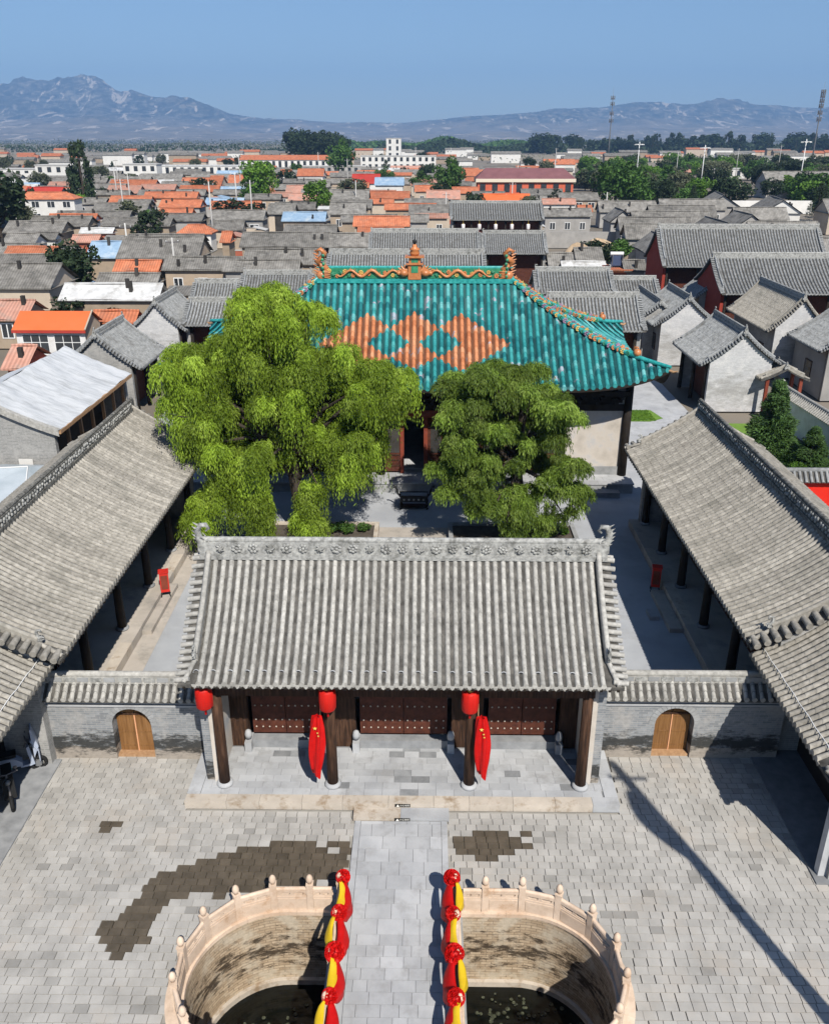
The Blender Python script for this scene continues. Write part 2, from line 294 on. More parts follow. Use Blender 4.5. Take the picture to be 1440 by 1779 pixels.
class MB:
    def __init__(s): s.v = []; s.f = []; s.smooth = set()
    def add(s, vs, fs, sm=False):
        n = len(s.v); s.v.extend(tuple(p) for p in vs); k = len(s.f)
        s.f.extend(tuple(i+n for i in f) for f in fs)
        if sm: s.smooth.update(range(k, len(s.f)))
        return s
    def box(s, x0, x1, y0, y1, z0, z1):
        v = [(x, y, z) for z in (z0, z1) for y in (y0, y1) for x in (x0, x1)]
        return s.add(v, [(0, 2, 3, 1), (4, 5, 7, 6), (0, 1, 5, 4), (2, 6, 7, 3), (0, 4, 6, 2), (1, 3, 7, 5)])
    def cbox(s, c, sz, rz=0, rx=0, ry=0):
        mt = Matrix.Translation(c) @ Matrix.Rotation(rz, 4, 'Z') @ Matrix.Rotation(ry, 4, 'Y') @ Matrix.Rotation(rx, 4, 'X')
        v = [mt @ Vector((x*sz[0]/2, y*sz[1]/2, z*sz[2]/2)) for z in (-1, 1) for y in (-1, 1) for x in (-1, 1)]
        return s.add(v, [(0, 2, 3, 1), (4, 5, 7, 6), (0, 1, 5, 4), (2, 6, 7, 3), (0, 4, 6, 2), (1, 3, 7, 5)])
    def poly(s, pts): return s.add(pts, [tuple(range(len(pts)))])
    def prism(s, pts, vec):
        n = len(pts); a = [Vector(p) for p in pts]; b = [p+Vector(vec) for p in a]
        return s.add(a+b, [tuple(range(n-1, -1, -1)), tuple(range(n, 2*n))]+[(i, (i+1) % n, n+(i+1) % n, n+i) for i in range(n)])
    def tube(s, pts, rad, n=6, caps=True, sm=True):
        P = [Vector(p) for p in pts]; m = len(P)
        if not hasattr(rad, '__len__'): rad = [rad]*m
        vs = []; up = Vector((.13, .31, .94)).normalized()
        for i in range(m):
            t = (P[min(i+1, m-1)]-P[max(i-1, 0)]).normalized()
            a = t.cross(up)
            if a.length < 1e-3: a = t.cross(Vector((1, 0, 0)))
            a.normalize(); b = t.cross(a)
            for k in range(n):
                w = 2*math.pi*k/n; vs.append(P[i]+(a*math.cos(w)+b*math.sin(w))*rad[i])
        fs = [(i*n+k, i*n+(k+1) % n, (i+1)*n+(k+1) % n, (i+1)*n+k) for i in range(m-1) for k in range(n)]
        s.add(vs, fs, sm)
        if caps: s.add(vs[:n], [tuple(range(n))]); s.add(vs[-n:], [tuple(range(n-1, -1, -1))])
        return s
    def lathe(s, prof, c=(0, 0, 0), n=12, sm=True):
        vs = [(c[0]+r*math.cos(2*math.pi*k/n), c[1]+r*math.sin(2*math.pi*k/n), c[2]+z) for r, z in prof for k in range(n)]
        m = len(prof)
        return s.add(vs, [(i*n+k, i*n+(k+1) % n, (i+1)*n+(k+1) % n, (i+1)*n+k) for i in range(m-1) for k in range(n)]
                     +[tuple(range(n-1, -1, -1)), tuple(range((m-1)*n, m*n))], sm)
    def ball(s, c, r, n=8, m=5, sc_=(1, 1, 1), sm=True):
        vs = []; 
        for i in range(m+1):
            th = math.pi*(i/m)
            for k in range(n):
                w = 2*math.pi*k/n
                vs.append((c[0]+r*sc_[0]*math.sin(th)*math.cos(w), c[1]+r*sc_[1]*math.sin(th)*math.sin(w), c[2]+r*sc_[2]*math.cos(th)))
        return s.add(vs, [(i*n+k, (i+1)*n+k, (i+1)*n+(k+1) % n, i*n+(k+1) % n) for i in range(m) for k in range(n)], sm)
    def grid(s, fn, nu, nv, sm=True):
        vs = [fn(i/nu, j/nv) for i in range(nu+1) for j in range(nv+1)]
        return s.add(vs, [(i*(nv+1)+j, (i+1)*(nv+1)+j, (i+1)*(nv+1)+j+1, i*(nv+1)+j+1) for i in range(nu) for j in range(nv)], sm)
    def mesh(s, name):
        me = bpy.data.meshes.new(name); me.from_pydata(s.v, [], s.f)
        if s.smooth:
            a = np.zeros(len(s.f), bool); a[list(s.smooth)] = True; me.polygons.foreach_set('use_smooth', a)
        me.update(); return me
    def build(s, name, mat, parent=None, **kw): return link(name, s.mesh(name), mat, parent, **kw)

def fast_mesh(name, V, F4, mat, shade=None, wet=None, mat2=None, parent=None, **kw):
    """numpy quads -> one mesh; shade is one value per face"""
    me = bpy.data.meshes.new(name); V = np.asarray(V, np.float32); F = np.asarray(F4, np.int32)
    me.vertices.add(len(V)); me.vertices.foreach_set('co', V.ravel())
    me.loops.add(F.size); me.loops.foreach_set('vertex_index', F.ravel())
    me.polygons.add(len(F)); me.polygons.foreach_set('loop_start', np.arange(0, F.size, 4, dtype=np.int32)); me.polygons.foreach_set('loop_total', np.full(len(F), 4, np.int32))
    me.polygons.foreach_set('use_smooth', np.zeros(len(F), bool)); me.materials.append(MATS[mat])
    if mat2: me.materials.append(MATS[mat2])
    if wet is not None: me.polygons.foreach_set('material_index', np.asarray(wet, np.int32))
    if shade is not None:
        a = me.attributes.new('shade', 'FLOAT', 'FACE'); a.data.foreach_set('value', np.asarray(shade, np.float32))
    me.update(calc_edges=True); me.validate()
    return link(name, me, None, parent, **kw)
# ------------------------------------------------------------------ ground sheets
def ring_ground():
    B = 7500; hx0, hx1, hy0, hy1 = -5.6, 5.8, 10.2, 15.9
    xs = [-B, -3000, -400, -60, hx0, hx1, 60, 400, 3000, B]; ys = [-480, -200, -20, hy0, hy1, 60, 400, 2000, 6000, 11500]
    mb = MB(); idx = {}
    for j, y in enumerate(ys):
        for i, x in enumerate(xs): idx[i, j] = len(mb.v); mb.v.append((x, y, -.12))
    for j in range(len(ys)-1):
        for i in range(len(xs)-1):
            if xs[i] == hx0 and ys[j] == hy0: continue
            mb.f.append((idx[i, j], idx[i+1, j], idx[i+1, j+1], idx[i, j+1]))
    return struct(mb.build('ground', 'earth'))
ring_ground()

PC = {1: (2.85, 13.1), -1: (-2.62, 13.1)}; PR = 1.95; BRX = 1.5
def in_pond(x, y, off=0.0):
    if y < 13.1-PR-off or y > 13.1+PR+off: return False
    if PC[-1][0] <= x <= PC[1][0]: return True
    s = 1 if x > 0 else -1
    return math.hypot(x-PC[s][0], y-PC[s][1]) < PR+off
def pond_path(s, off=0.0, n=26):
    cx, cy = PC[s]; r = PR+off
    p = [(s*BRX, cy+r)]
    for k in range(4): p.append((s*BRX+(cx-s*BRX)*(k+1)/5, cy+r))
    for k in range(n+1):
        a = math.pi/2-math.pi*k/n; p.append((cx+s*r*math.cos(a), cy+r*math.sin(a)))
    for k in range(4): p.append((cx+(s*BRX-cx)*(k+1)/5, cy-r))
    p.append((s*BRX, cy-r)); return p
def along(path, step, start=0.0):
    out = []; acc = -start; 
    for (a, b) in zip(path, path[1:]):
        d = math.hypot(b[0]-a[0], b[1]-a[1])
        while acc <= d:
            if acc >= 0:
                t = acc/d; out.append((a[0]+(b[0]-a[0])*t, a[1]+(b[1]-a[1])*t, math.atan2(b[1]-a[1], b[0]-a[0])))
            acc += step
        acc -= d
    return out

# front courtyard bed with the pool left open
def plaza_bed():
    mb = MB(); st = .2
    X = np.arange(-13.2, 13.4, st); Y = np.arange(6.0, 21.2, st); idx = {}
    def vid(i, j):
        if (i, j) not in idx: idx[i, j] = len(mb.v); mb.v.append((X[0]+i*st, Y[0]+j*st, -.045))
        return idx[i, j]
    for i in range(len(X)-1):
        for j in range(len(Y)-1):
            cx, cy = X[i]+st/2, Y[j]+st/2
            if in_pond(cx, cy, .16): continue
            mb.f.append((vid(i, j), vid(i+1, j), vid(i+1, j+1), vid(i, j+1)))
    return struct(mb.build('front_courtyard', 'paving_bed'))
plaza = plaza_bed()

WET = [[(-1.3, 17.35), (-2.6, 17.45), (-3.1, 17.2), (-4.0, 17.2), (-4.8, 16.85), (-5.6, 16.5), (-6.1, 16.1), (-6.5, 15.3), (-6.95, 14.5), (-6.85, 14.1), (-6.3, 13.75), (-5.9, 14.2), (-5.75, 14.7), (-5.6, 15.3), (-5.2, 15.6), (-4.3, 15.55), (-3.0, 15.85), (-1.3, 15.9)],
       [(1.3, 17.75), (2.0, 17.65), (2.5, 17.8), (3.5, 17.65), (3.3, 17.3), (2.6, 16.95), (1.9, 16.85), (1.3, 16.95)],
       [(-7.9, 17.9), (-7.6, 18.1), (-7.55, 18.0), (-7.75, 17.65), (-8.0, 17.7)]]
def in_poly(x, y, P):
    c = False
    for (x0, y0), (x1, y1) in zip(P, P[1:]+P[:1]):
        if (y0 > y) != (y1 > y) and x < (x1-x0)*(y-y0)/(y1-y0)+x0: c = not c
    return c
def stones():
    W, D, g = .30, .215, .004
    items = []
    y = 6.0; row = 0
    while y < 21.0:
        x = -13.1+(row % 2)*W*.5+random.uniform(-.03, .03)
        while x < 13.1:
            w = W*random.choice((1, 1, 1, .94, 1.06)); cx, cy = x+w/2, y+D/2
            path = abs(cx) < 1.28 and cy > 14.9
            if not in_pond(cx, cy, .30) and not path and not (abs(cx) < 6.05 and cy > 18.55): items.append((cx, cy, w-g, D-g))
            x += w
        y += D; row += 1
    return items
PAVE = stones()
def stone_box(cx, cy, w, d, top, tx=0.0, ty=0.0):
    x0, x1, y0, y1 = cx-w/2, cx+w/2, cy-d/2, cy+d/2; b = .006
    V = [(x0, y0, -.05), (x1, y0, -.05), (x1, y1, -.05), (x0, y1, -.05)]
    V += [(x, y, top+tx*(x-cx)+ty*(y-cy)) for x, y in ((x0+b, y0+b), (x1-b, y0+b), (x1-b, y1-b), (x0+b, y1-b))]
    F = [(4, 5, 6, 7), (0, 1, 5, 4), (1, 2, 6, 5), (2, 3, 7, 6), (3, 0, 4, 7)]
    return V, F
def lay_paving():
    near = sorted([p for p in PAVE if 12.15 < p[1] and abs(p[0]) < 6.2+.25*(p[1]-12.15)], key=lambda p: p[1])[:295]
    ns = set(near)
    variants = []; wets = []
    for k in range(28):
        V, F = stone_box(0, 0, .296, .211, .004+random.uniform(-.002, .002), random.uniform(-.012, .012), random.uniform(-.012, .012))
        me = bpy.data.meshes.new('paving_stone'); me.from_pydata(V, [], F); me.materials.append(MATS['paving' if k < 20 else 'paving_wet'])
        a = me.attributes.new('shade', 'FLOAT', 'FACE'); s = random.uniform(.88, 1.07)*(.78 if k == 13 else 1); a.data.foreach_set('value', [s]*5); (variants if k < 20 else wets).append(me)
    for p in near:
        wet = any(in_poly(p[0]+random.gauss(0, .07), p[1]+random.gauss(0, .05), P) for P in WET)
        link('paving_stone', random.choice(wets if wet else variants), None, plaza, loc=(p[0], p[1], 0))
    V = []; F = []; S = []; Wt = []
    for p in PAVE:
        if p in ns: continue
        v, f = stone_box(p[0], p[1], p[2], p[3], .004+random.uniform(-.002, .002), random.uniform(-.012, .012), random.uniform(-.012, .012))
        n = len(V); V += v; F += [tuple(i+n for i in q) for q in f]
        s = random.uniform(.88, 1.07)
        if random.random() < .04: s *= .78
        wet = any(in_poly(p[0]+random.gauss(0, .07), p[1]+random.gauss(0, .05), P) for P in WET) and random.random() > .03
        S += [s]*5; Wt += [1 if wet else 0]*5
    stuff(fast_mesh('paving_field', V, F, 'paving', S, Wt, 'paving_wet', plaza))
lay_paving()

# ------------------------------------------------------------------ pool
def pool(s, side):
    t = thing('pool_basin', 'curved brick pool basin beside the long wet stain' if s < 0 else 'curved brick pool basin with an orange leaf on its water', 'pool', (0, 0, 0))
    path = pond_path(s); n = len(path); me_v = []; uv = []; L = 0; F = []
    zs = [.06, -.6, -1.3, -2.0, -2.75]
    dist = [0]
    for a, b in zip(path, path[1:]): dist.append(dist[-1]+math.hypot(b[0]-a[0], b[1]-a[1]))
    for i, (x, y) in enumerate(path):
        for z in zs: me_v.append((x, y, z)); uv.append((dist[i], z))
    m = len(zs)
    for i in range(n-1):
        for j in range(m-1):
            q = (i*m+j, i*m+j+1, (i+1)*m+j+1, (i+1)*m+j); F.append(q if s < 0 else q[::-1])
    me = bpy.data.meshes.new('basin_wall'); me.from_pydata(me_v, [], F)
    ul = me.uv_layers.new(name='UVMap')
    for lp in me.loops: ul.data[lp.index].uv = uv[lp.vertex_index]
    me.polygons.foreach_set('use_smooth', [True]*len(F))
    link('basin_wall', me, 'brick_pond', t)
    mb = MB()
    a, b = pond_path(s, -.10), pond_path(s, -.002)
    for i in range(len(a)-1):
        mb.add([(a[i][0], a[i][1], -2.12), (a[i+1][0], a[i+1][1], -2.12), (b[i+1][0], b[i+1][1], -2.12), (b[i][0], b[i][1], -2.12), (a[i][0], a[i][1], -2.7), (a[i+1][0], a[i+1][1], -2.7)], [(0, 1, 2, 3), (0, 4, 5, 1)])
    mb.build('basin_ledge', 'slab_tan', t)
    # coping blocks along the rim
    a, b = pond_path(s, -.04, 32), pond_path(s, .36, 32); k0 = 0; step = 2
    for i in range(0, len(a)-1, step):
        j = min(i+step, len(a)-1); mb = MB(); seg = range(i, j+1)
        pts = [(a[q][0], a[q][1], .0) for q in seg]+[(b[q][0], b[q][1], .0) for q in reversed(list(seg))]
        cx = sum(p[0] for p in pts)/len(pts); cy = sum(p[1] for p in pts)/len(pts)
        pts = [(cx+(p[0]-cx)*.992, cy+(p[1]-cy)*.992, p[2]) for p in pts]
        mb.prism(pts if s < 0 else pts[::-1], (0, 0, .10+random.uniform(0, .006)))
        mb.build('coping_stone', 'marble', t)
    return t
pool(-1, 'west'); pool(1, 'east')
def water(s):
    p = pond_path(s); mb = MB(); mb.poly([(x, y, -2.28) for x, y in (p if s < 0 else p[::-1])]); return struct(mb.build('pool_water', 'water'))
water(-1); water(1)
def pads(s, centres, label, n):
    V = []; F = []; S = []
    for _ in range(n):
        c = random.choice(centres); x = c[0]+random.gauss(0, c[2]); y = c[1]+random.gauss(0, c[2]*.8); r = random.uniform(.025, .06); z = -2.268+random.uniform(0, .006); a0 = random.uniform(0, 6)
        if not in_pond(x, y, -.2) or abs(x) < 1.6: continue
        k = len(V); V.append((x, y, z)); m = 8
        V += [(x+r*math.cos(a0+i*.75), y+r*math.sin(a0+i*.75), z+random.uniform(0, .012)) for i in range(m+1)]
        for i in range(0, m, 2): F.append((k, k+1+i, k+2+i, k+3+i)); S.append(random.uniform(.5, 1.5))
    o = stuff(fast_mesh('lily_pads', V, F, 'lily', S)); tag(o, label, 'water plants'); return o
pads(-1, [(-2.6, 14.0, .35), (-2.0, 13.6, .3), (-3.2, 13.4, .4)], 'small pale lily pads floating in the pool beside the long wet stain', 45)
pads(1, [(3.1, 14.3, .35), (3.7, 14.1, .3), (2.3, 14.2, .3), (3.4, 13.6, .4)], 'small pale lily pads floating in the pool with the orange leaf', 80)
mb = MB(); mb.grid(lambda u, v: (3.62+.30*(u-.5), 14.92+.2*(v-.5), -2.262+.03*math.sin(3*u)*math.cos(2*v)), 4, 3); tag(mb.build('fallen_leaf', 'glaze_orange'), 'orange leaf floating on the dark water against the brick pool wall', 'leaf')

# balustrade pieces
def post_mesh():
    mb = MB(); w = .075
    mb.box(-w, w, -w, w, .10, .86); mb.box(-w-.012, w+.012, -w-.012, w+.012, .86, .90); return mb.mesh('post')
def finial_mesh():
    mb = MB(); mb.lathe([(.05, .90), (.045, .93), (.075, .96), (.085, 1.0), (.08, 1.06), (.06, 1.11), (.035, 1.14), (.008, 1.155)], n=10); return mb.mesh('finial')
POST, FINIAL = post_mesh(), finial_mesh()
POST.materials.append(MATS['marble']); FINIAL.materials.append(MATS['marble'])
def panel(parent, a, b, z=.10, clear=.07):
    """stone panel between two posts with a top rail and two pierced openings"""
    A = Vector((a[0], a[1], 0)); B = Vector((b[0], b[1], 0)); d = B-A; L = d.length-2*clear; rz = math.atan2(d.y, d.x); c = (A+B)/2
    mb = MB(); mb.box(-L/2, L/2, -.045, .045, 0, .42); mb.box(-L/2, L/2, -.032, .032, .42, .452)
    mb.box(-L/2+.03, L/2-.03, -.055, .055, .06, .36)
    mb.box(-L/2, L/2, -.05, .05, .545, .63); mb.tube([(-L/2, 0, .63), (L/2, 0, .63)], .05, 8)
    for x in (-L/2+.04, 0, L/2-.04):
        mb.prism([(x-.07, -.032, .452), (x+.07, -.032, .452), (x+.03, -.032, .50), (x+.055, -.032, .545), (x-.055, -.032, .545), (x-.03, -.032, .50)], (0, .064, 0))
    return mb.build('balustrade_panel', 'marble', parent, loc=(c.x, c.y, z), rot=(0, 0, rz))
def balustrade(s, side):
    t = thing('stone_balustrade', f'pinkish carved stone balustrade curving round the pool {side}', 'balustrade')
    pts = along(pond_path(s, .10, 40), .868, .30)
    prev = (s*BRX, PC[s][1]+PR+.10)
    first = True
    for x, y, a in pts:
        o = link('post', POST, None, t, loc=(x, y, 0), rot=(0, 0, a)); link('finial', FINIAL, None, o)
        panel(t, prev, (x, y), clear=.075 if not first else .05); prev = (x, y); first = False
balustrade(-1, 'beside the long wet stain'); balustrade(1, 'with the orange leaf')

# ------------------------------------------------------------------ bridge and path
br = thing('stone_bridge', 'flat grey stone footbridge between the two pools leading to the gate', 'bridge')
mb = MB(); mb.box(-1.5, 1.5, 10.9, 15.25, -.5, -.02); mb.build('bridge_body', 'slab_tan', br)
for s in (-1, 1):
    mb = MB(); mb.box(s*1.5-.002 if s > 0 else -1.54, 1.54 if s > 0 else -1.498, 10.95, 15.3, -2.7, -.03); mb.build('bridge_side_wall', 'brick_plain', br)
for s in (-1, 1):                       # edging strips, long narrow slabs
    y = 10.95
    while y < 18.0:
        L = random.uniform(.9, 1.3); e = min(y+L, 18.12); mb = MB(); mb.box(s*1.09, s*1.245, y+.004, e-.004, -.02, .028) if s > 0 else mb.box(-1.245, -1.09, y+.004, e-.004, -.02, .028)
        mb.build('edging_stone', 'slab', br); y = e
y = 10.95; row = 0
while y < 18.1:
    far = y > 14.3; d = .44 if far else .295; e = min(y+d, 18.12)
    x = -1.085; off = (row % 2)*.25
    while x < 1.08:
        w = (.62 if far else .53)*random.choice((1, 1, .75, .6)); w = w*(.5 if x < -1.08 and row % 2 else 1); x1 = min(x+w, 1.085)
        if 1.085-x1 < .15: x1 = 1.085
        mb = MB(); tz = .016+random.uniform(-.003, .004); mb.box(x+.004, x1-.004, y+.004, e-.004, -.02, tz)
        mb.build('paving_slab', 'slab' if (far and random.random() > .06) or (not far and random.random() < .3) else ('slab_dark' if random.random() < .02 else 'slab'), br); x = x1
    y = e; row += 1
# parapets of the bridge with red silk rosettes and yellow and red drapes
def rosette_mesh():
    """silk ball: ruffled petals in three rings with two short tails"""
    mb = MB(); rr = random.Random(3); mb.ball((0, 0, 0), .12, 12, 8)
    for k in range(60):
        a = k*2.399; zz = 1-2*(k+.5)/60; r = math.sqrt(1-zz*zz); d = Vector((r*math.cos(a), r*math.sin(a), zz)); u = d.orthogonal().normalized(); w = d.cross(u)
        q = rr.uniform(.05, .07); ph = rr.uniform(0, 6)
        mb.grid(lambda s_, t_: tuple(d*(.10+.065*t_)+(u*math.cos(s_*5+ph)+w*math.sin(s_*5+ph))*q*(.35+.65*t_)), 5, 2)
    return mb.mesh('silk_rosette')
ROS = rosette_mesh(); ROS.materials.append(MATS['silk_red'])
def swag(a, b, zt, drop, mat, name, label, group, out, top=.0, full=.20):
    """cloth draped over the rail: gathered at the posts, full and sagging between them, with folds"""
    A, B = Vector(a), Vector(b); ph = random.uniform(0, 6); k1 = random.uniform(.85, 1.2)
    def fn(u, v):
        p = A.lerp(B, u); w = math.sin(math.pi*u)**.8
        s_ = v*drop*(.30+.70*w)*k1                       # length of cloth run over the rail
        x = .04+min(s_, .10)*.9+full*w*math.sin(math.pi*min(1, v*.75+.05)); z = zt-.05*w-.9*max(0, s_-.06)
        return (p.x+out*(x-top)+.020*math.sin(v*13+ph+u*4)*w, p.y+.02*math.sin(v*9+ph), z)
    mb = MB(); mb.grid(fn, 18, 12); o = mb.build(name, mat); sol = o.modifiers.new('thickness', 'SOLIDIFY'); sol.thickness = .01
    return tag(o, label, 'drapery', group)
for s, side in ((-1, 'pool beside the long wet stain'), (1, 'pool with the orange leaf')):
    t = thing('bridge_parapet', f'pinkish stone parapet of the bridge on the {side}', 'balustrade')
    ys = [15.22-1.03*k for k in range(5)]; X = s*1.36
    mb = MB(); mb.box(X-.12, X+.12, 10.98, 15.36, -.02, .10); mb.build('kerb', 'marble', t)
    for y in ys:
        o = link('post', POST, None, t, loc=(X, y, 0)); link('finial', FINIAL, None, o)
        r = link('silk_rosette', ROS, None, None, loc=(X-s*.08, y+.02, 1.01), rot=(random.uniform(0, 3), random.uniform(0, 3), 0)); r.scale = [random.uniform(.95, 1.3)]*3
        tag(r, f'red silk rosette tied on the bridge parapet above the {side}', 'rosette', f'rosettes above the {side}')
    for k in range(4):
        panel(t, (X, ys[k]), (X, ys[k+1]))
        g = f'drapes above the {side}'
        swag((X, ys[k]-.02, 0), (X, ys[k+1]+.02, 0), .98, .66, 'silk_red', 'red_drape', f'red silk drape on the inner bridge parapet by the {side}', g+' in red', -s)
        swag((X, ys[k]-.10, 0), (X, ys[k+1]+.14, 0), 1.03, .46, 'silk_yellow', 'yellow_drape', f'yellow silk drape on the bridge parapet by the {side}', g+' in yellow', s*(.9 if (k+(s > 0)) % 2 else -1.0), .05, .12)
# ------------------------------------------------------------------ tiled roof kit (ridge along local X, front towards -Y)
def pz(t, zr, ze, c=.34): return zr-(zr-ze)*((1+c)*t-c*t*t)
def row_mesh(d, zr, ze, r=.075, tile=.30, sgn=-1, cap=True, c=.34, n=4):
    L = math.hypot(d, zr-ze); K = max(3, int(L/tile)); mb = MB()
    for k in range(K):
        t0, t1 = k/K, (k+1)/K+.004; vs = []
        for t, rr in ((t0, r*.90), (t1, r*1.06)):
            z = pz(t, zr, ze, c)
            for q in range(n+1):
                a = math.pi*q/n; vs.append((rr*math.cos(a), sgn*d*t, z+rr*math.sin(a)*1.3+.005))
        m = n+1; F = [(q, q+1, m+q+1, m+q) if sgn > 0 else (q+1, q, m+q, m+q+1) for q in range(n)]
        mb.add(vs, F, True)
    if cap:
        z = pz(1, zr, ze, c); rr = r*1.12; N = 8
        mb.add([(rr*math.cos(2*math.pi*q/N), sgn*(d+.012), z+.03+rr*math.sin(2*math.pi*q/N)) for q in range(N)], [tuple(range(N))])
    return mb.mesh('tile_row')
def flower_mesh(r=.12):
    mb = MB(); mb.ball((0, 0, 0), r*.34, 6, 4, (1, .8, 1))
    for k in range(7):
        a = k*2*math.pi/7; mb.ball((r*.66*math.cos(a), .0, r*.66*math.sin(a)), r*.36, 5, 4, (1, .55, 1))
    return mb.mesh('relief_flower')
def leafy_mesh(r=.12):
    mb = MB()
    for k in range(6):
        a = .4+k*1.05; mb.tube([(0, -.01, 0), (r*.5*math.cos(a), -.03, r*.5*math.sin(a)), (r*1.05*math.cos(a+.5), 0, r*.95*math.sin(a+.5))], [r*.2, r*.26, r*.06], 5)
    return mb.mesh('relief_flower')
FLW = [flower_mesh(), leafy_mesh()]
def dragon(mb, s=1.0, face=1):
    """ridge-end beast: gaping head, curled tail, fin spikes; face = +1 looks towards +X"""
    f = face
    mb.cbox((0, 0, .12*s), (.34*s, .2*s, .24*s))
    mb.tube([(-.02*f*s, 0, .2*s), (-.14*f*s, 0, .42*s), (-.16*f*s, 0, .62*s), (-.06*f*s, 0, .8*s), (.1*f*s, 0, .82*s), (.17*f*s, 0, .70*s), (.08*f*s, 0, .62*s)], [.13*s, .12*s, .1*s, .085*s, .07*s, .055*s, .03*s], 7)
    mb.tube([(.0, 0, .26*s), (.16*f*s, 0, .30*s), (.30*f*s, 0, .24*s)], [.11*s, .09*s, .05*s], 6)
    mb.tube([(.02, 0, .12*s), (.18*f*s, 0, .09*s), (.28*f*s, 0, .12*s)], [.09*s, .06*s, .03*s], 6)
    for k in range(6):
        a = k/5; mb.tube([(-(.12+.1*math.sin(a*3))*f*s, 0, (.2+.6*a)*s), (-(.26+.07*math.sin(a*3))*f*s, 0, (.27+.62*a)*s)], [.04*s, .006*s], 4)
    for y in (-.1, .1): mb.ball((.12*f*s, y*s, .34*s), .035*s, 6, 4)
    for y in (-.09, .09): mb.tube([(.04*f*s, y*s, .4*s), (-.06*f*s, y*1.6*s, .5*s)], [.025*s, .006*s], 4)
def tile_roof(P, L, df, db, zr, zf, zb, pitch=.22, r=.075, mode='objects', tile='tile', bed='tile_bed', ridge_h=.42, ridge='flowers', ends=True, gable_tiles=True, gable_w=.34, gt=(.21, .072), c=.34, dragons=True, back_rows=True, ends_at=(-1, 1), ridge_mat='carved', low_beast=True):
    """roof of parent P: bed, tile rows, drip edge, main ridge with relief and beasts, descending gable ridges with scallop tiles"""
    hl = L/2
    mb = MB()
    def sheet(d, ze, sg, off):
        return lambda u, v: ((-hl+L*u), sg*d*v, pz(v, zr, ze, c)+off)
    mb.grid(sheet(df, zf, -1, 0), 1, 14); mb.grid(lambda u, v: sheet(df, zf, -1, -.10)(1-u, v), 1, 14)
    mb.grid(lambda u, v: sheet(db, zb, 1, 0)(1-u, v), 1, 10); mb.grid(sheet(db, zb, 1, -.10), 1, 10)
    for d, ze, sg in ((df, zf, -1), (db, zb, 1)):
        mb.add([(-hl, sg*d, ze), (hl, sg*d, ze), (hl, sg*d, ze-.10), (-hl, sg*d, ze-.10)], [(0, 1, 2, 3)])
        for x in (-hl, hl):
            for k in range(10):
                t0, t1 = k/10, (k+1)/10
                mb.add([(x, sg*d*t0, pz(t0, zr, ze, c)), (x, sg*d*t1, pz(t1, zr, ze, c)), (x, sg*d*t1, pz(t1, zr, ze, c)-.1), (x, sg*d*t0, pz(t0, zr, ze, c)-.1)], [(0, 1, 2, 3)])
    roof = mb.build('roof', bed, P)
    n = int((L-2*gable_w)/pitch); x0 = -(n-1)*pitch/2
    if len(ends_at) == 1 and ends:          # the other end runs in under the neighbouring gable
        n = int((L-gable_w)/pitch); x0 = -hl+.06 if ends_at[0] > 0 else -hl+gable_w+.06
    if mode == 'objects':
        me = row_mesh(df, zr, zf, r, .30, -1, True, c); me.materials.append(MATS[tile])
        for k in range(n): link('tile_row', me, None, roof, loc=(x0+k*pitch+random.uniform(-.004, .004), 0, random.uniform(-.004, .004)))
    else:
        src = row_mesh(df, zr, zf, r, .45 if mode == 'joined' else 1.2, -1, True, c, 4 if mode == 'joined' else 3); V = np.array([v.co[:] for v in src.vertices]); Fs = [tuple(p.vertices) for p in src.polygons]
        mb = MB()
        for k in range(n): mb.add(V+np.array([x0+k*pitch, 0, random.uniform(-.006, .006)]), Fs)
        stuff(mb.build('tile_rows', tile, roof))
    if back_rows:
        src = row_mesh(db, zr, zb, r, 1.2, 1, False, c, 3); V = np.array([v.co[:] for v in src.vertices]); Fs = [tuple(p.vertices) for p in src.polygons]
        mb = MB()
        for k in range(n): mb.add(V+np.array([x0+k*pitch, 0, 0]), Fs)
        stuff(mb.build('back_tile_rows', tile, roof))
    # drip tiles: pointed lips between the rows
    mb = MB()
    for k in range(n+1):
        x = x0+(k-.5)*pitch; y = -df-.015
        mb.prism([(x-pitch*.36, y, zf+.01), (x+pitch*.36, y, zf+.01), (x+pitch*.2, y, zf-.07), (x, y, zf-.115), (x-pitch*.2, y, zf-.07)], (0, .02, 0))
    stuff(mb.build('drip_tiles', tile, roof))
    # main ridge
    if ridge_h:
        mb = MB(); w = .11; mb.box(-hl+.1, hl-.1, -w-.05, w+.05, zr-.06, zr+.10); mb.box(-hl+.1, hl-.1, -w, w, zr+.10, zr+ridge_h-.07); mb.tube([(-hl+.1, 0, zr+ridge_h-.03), (hl-.1, 0, zr+ridge_h-.03)], .085, 8)
        rd = mb.build('ridge', ridge_mat, P)
        if ridge == 'flowers':
            k = int((L-.8)/.46)
            for i in range(k):
                o = link('relief_flower', FLW[0 if i % 3 else 1], ridge_mat, rd, loc=(-(k-1)*.23+i*.46, -w-.03, zr+ridge_h*.5+.02), rot=(0, random.uniform(0, 6), 0))
                s = ridge_h/.42*random.uniform(.9, 1.1); o.scale = (s, 1, s)
        elif ridge == 'relief':
            mb = MB()
            for i in range(int((L-.6)/.2)):
                x = -hl+.4+i*.2
                for z in (.16, .27): mb.ball((x+random.uniform(-.05, .05), -w-.01, zr+z*ridge_h/.42+random.uniform(-.03, .03)), random.uniform(.05, .085), 6, 4, (1, .6, 1))
                mb.ball((x+random.uniform(-.05, .05), w+.01, zr+.2*ridge_h/.42), random.uniform(.05, .085), 6, 4, (1, .6, 1))
            stuff(mb.build('ridge_relief', 'carved', rd))
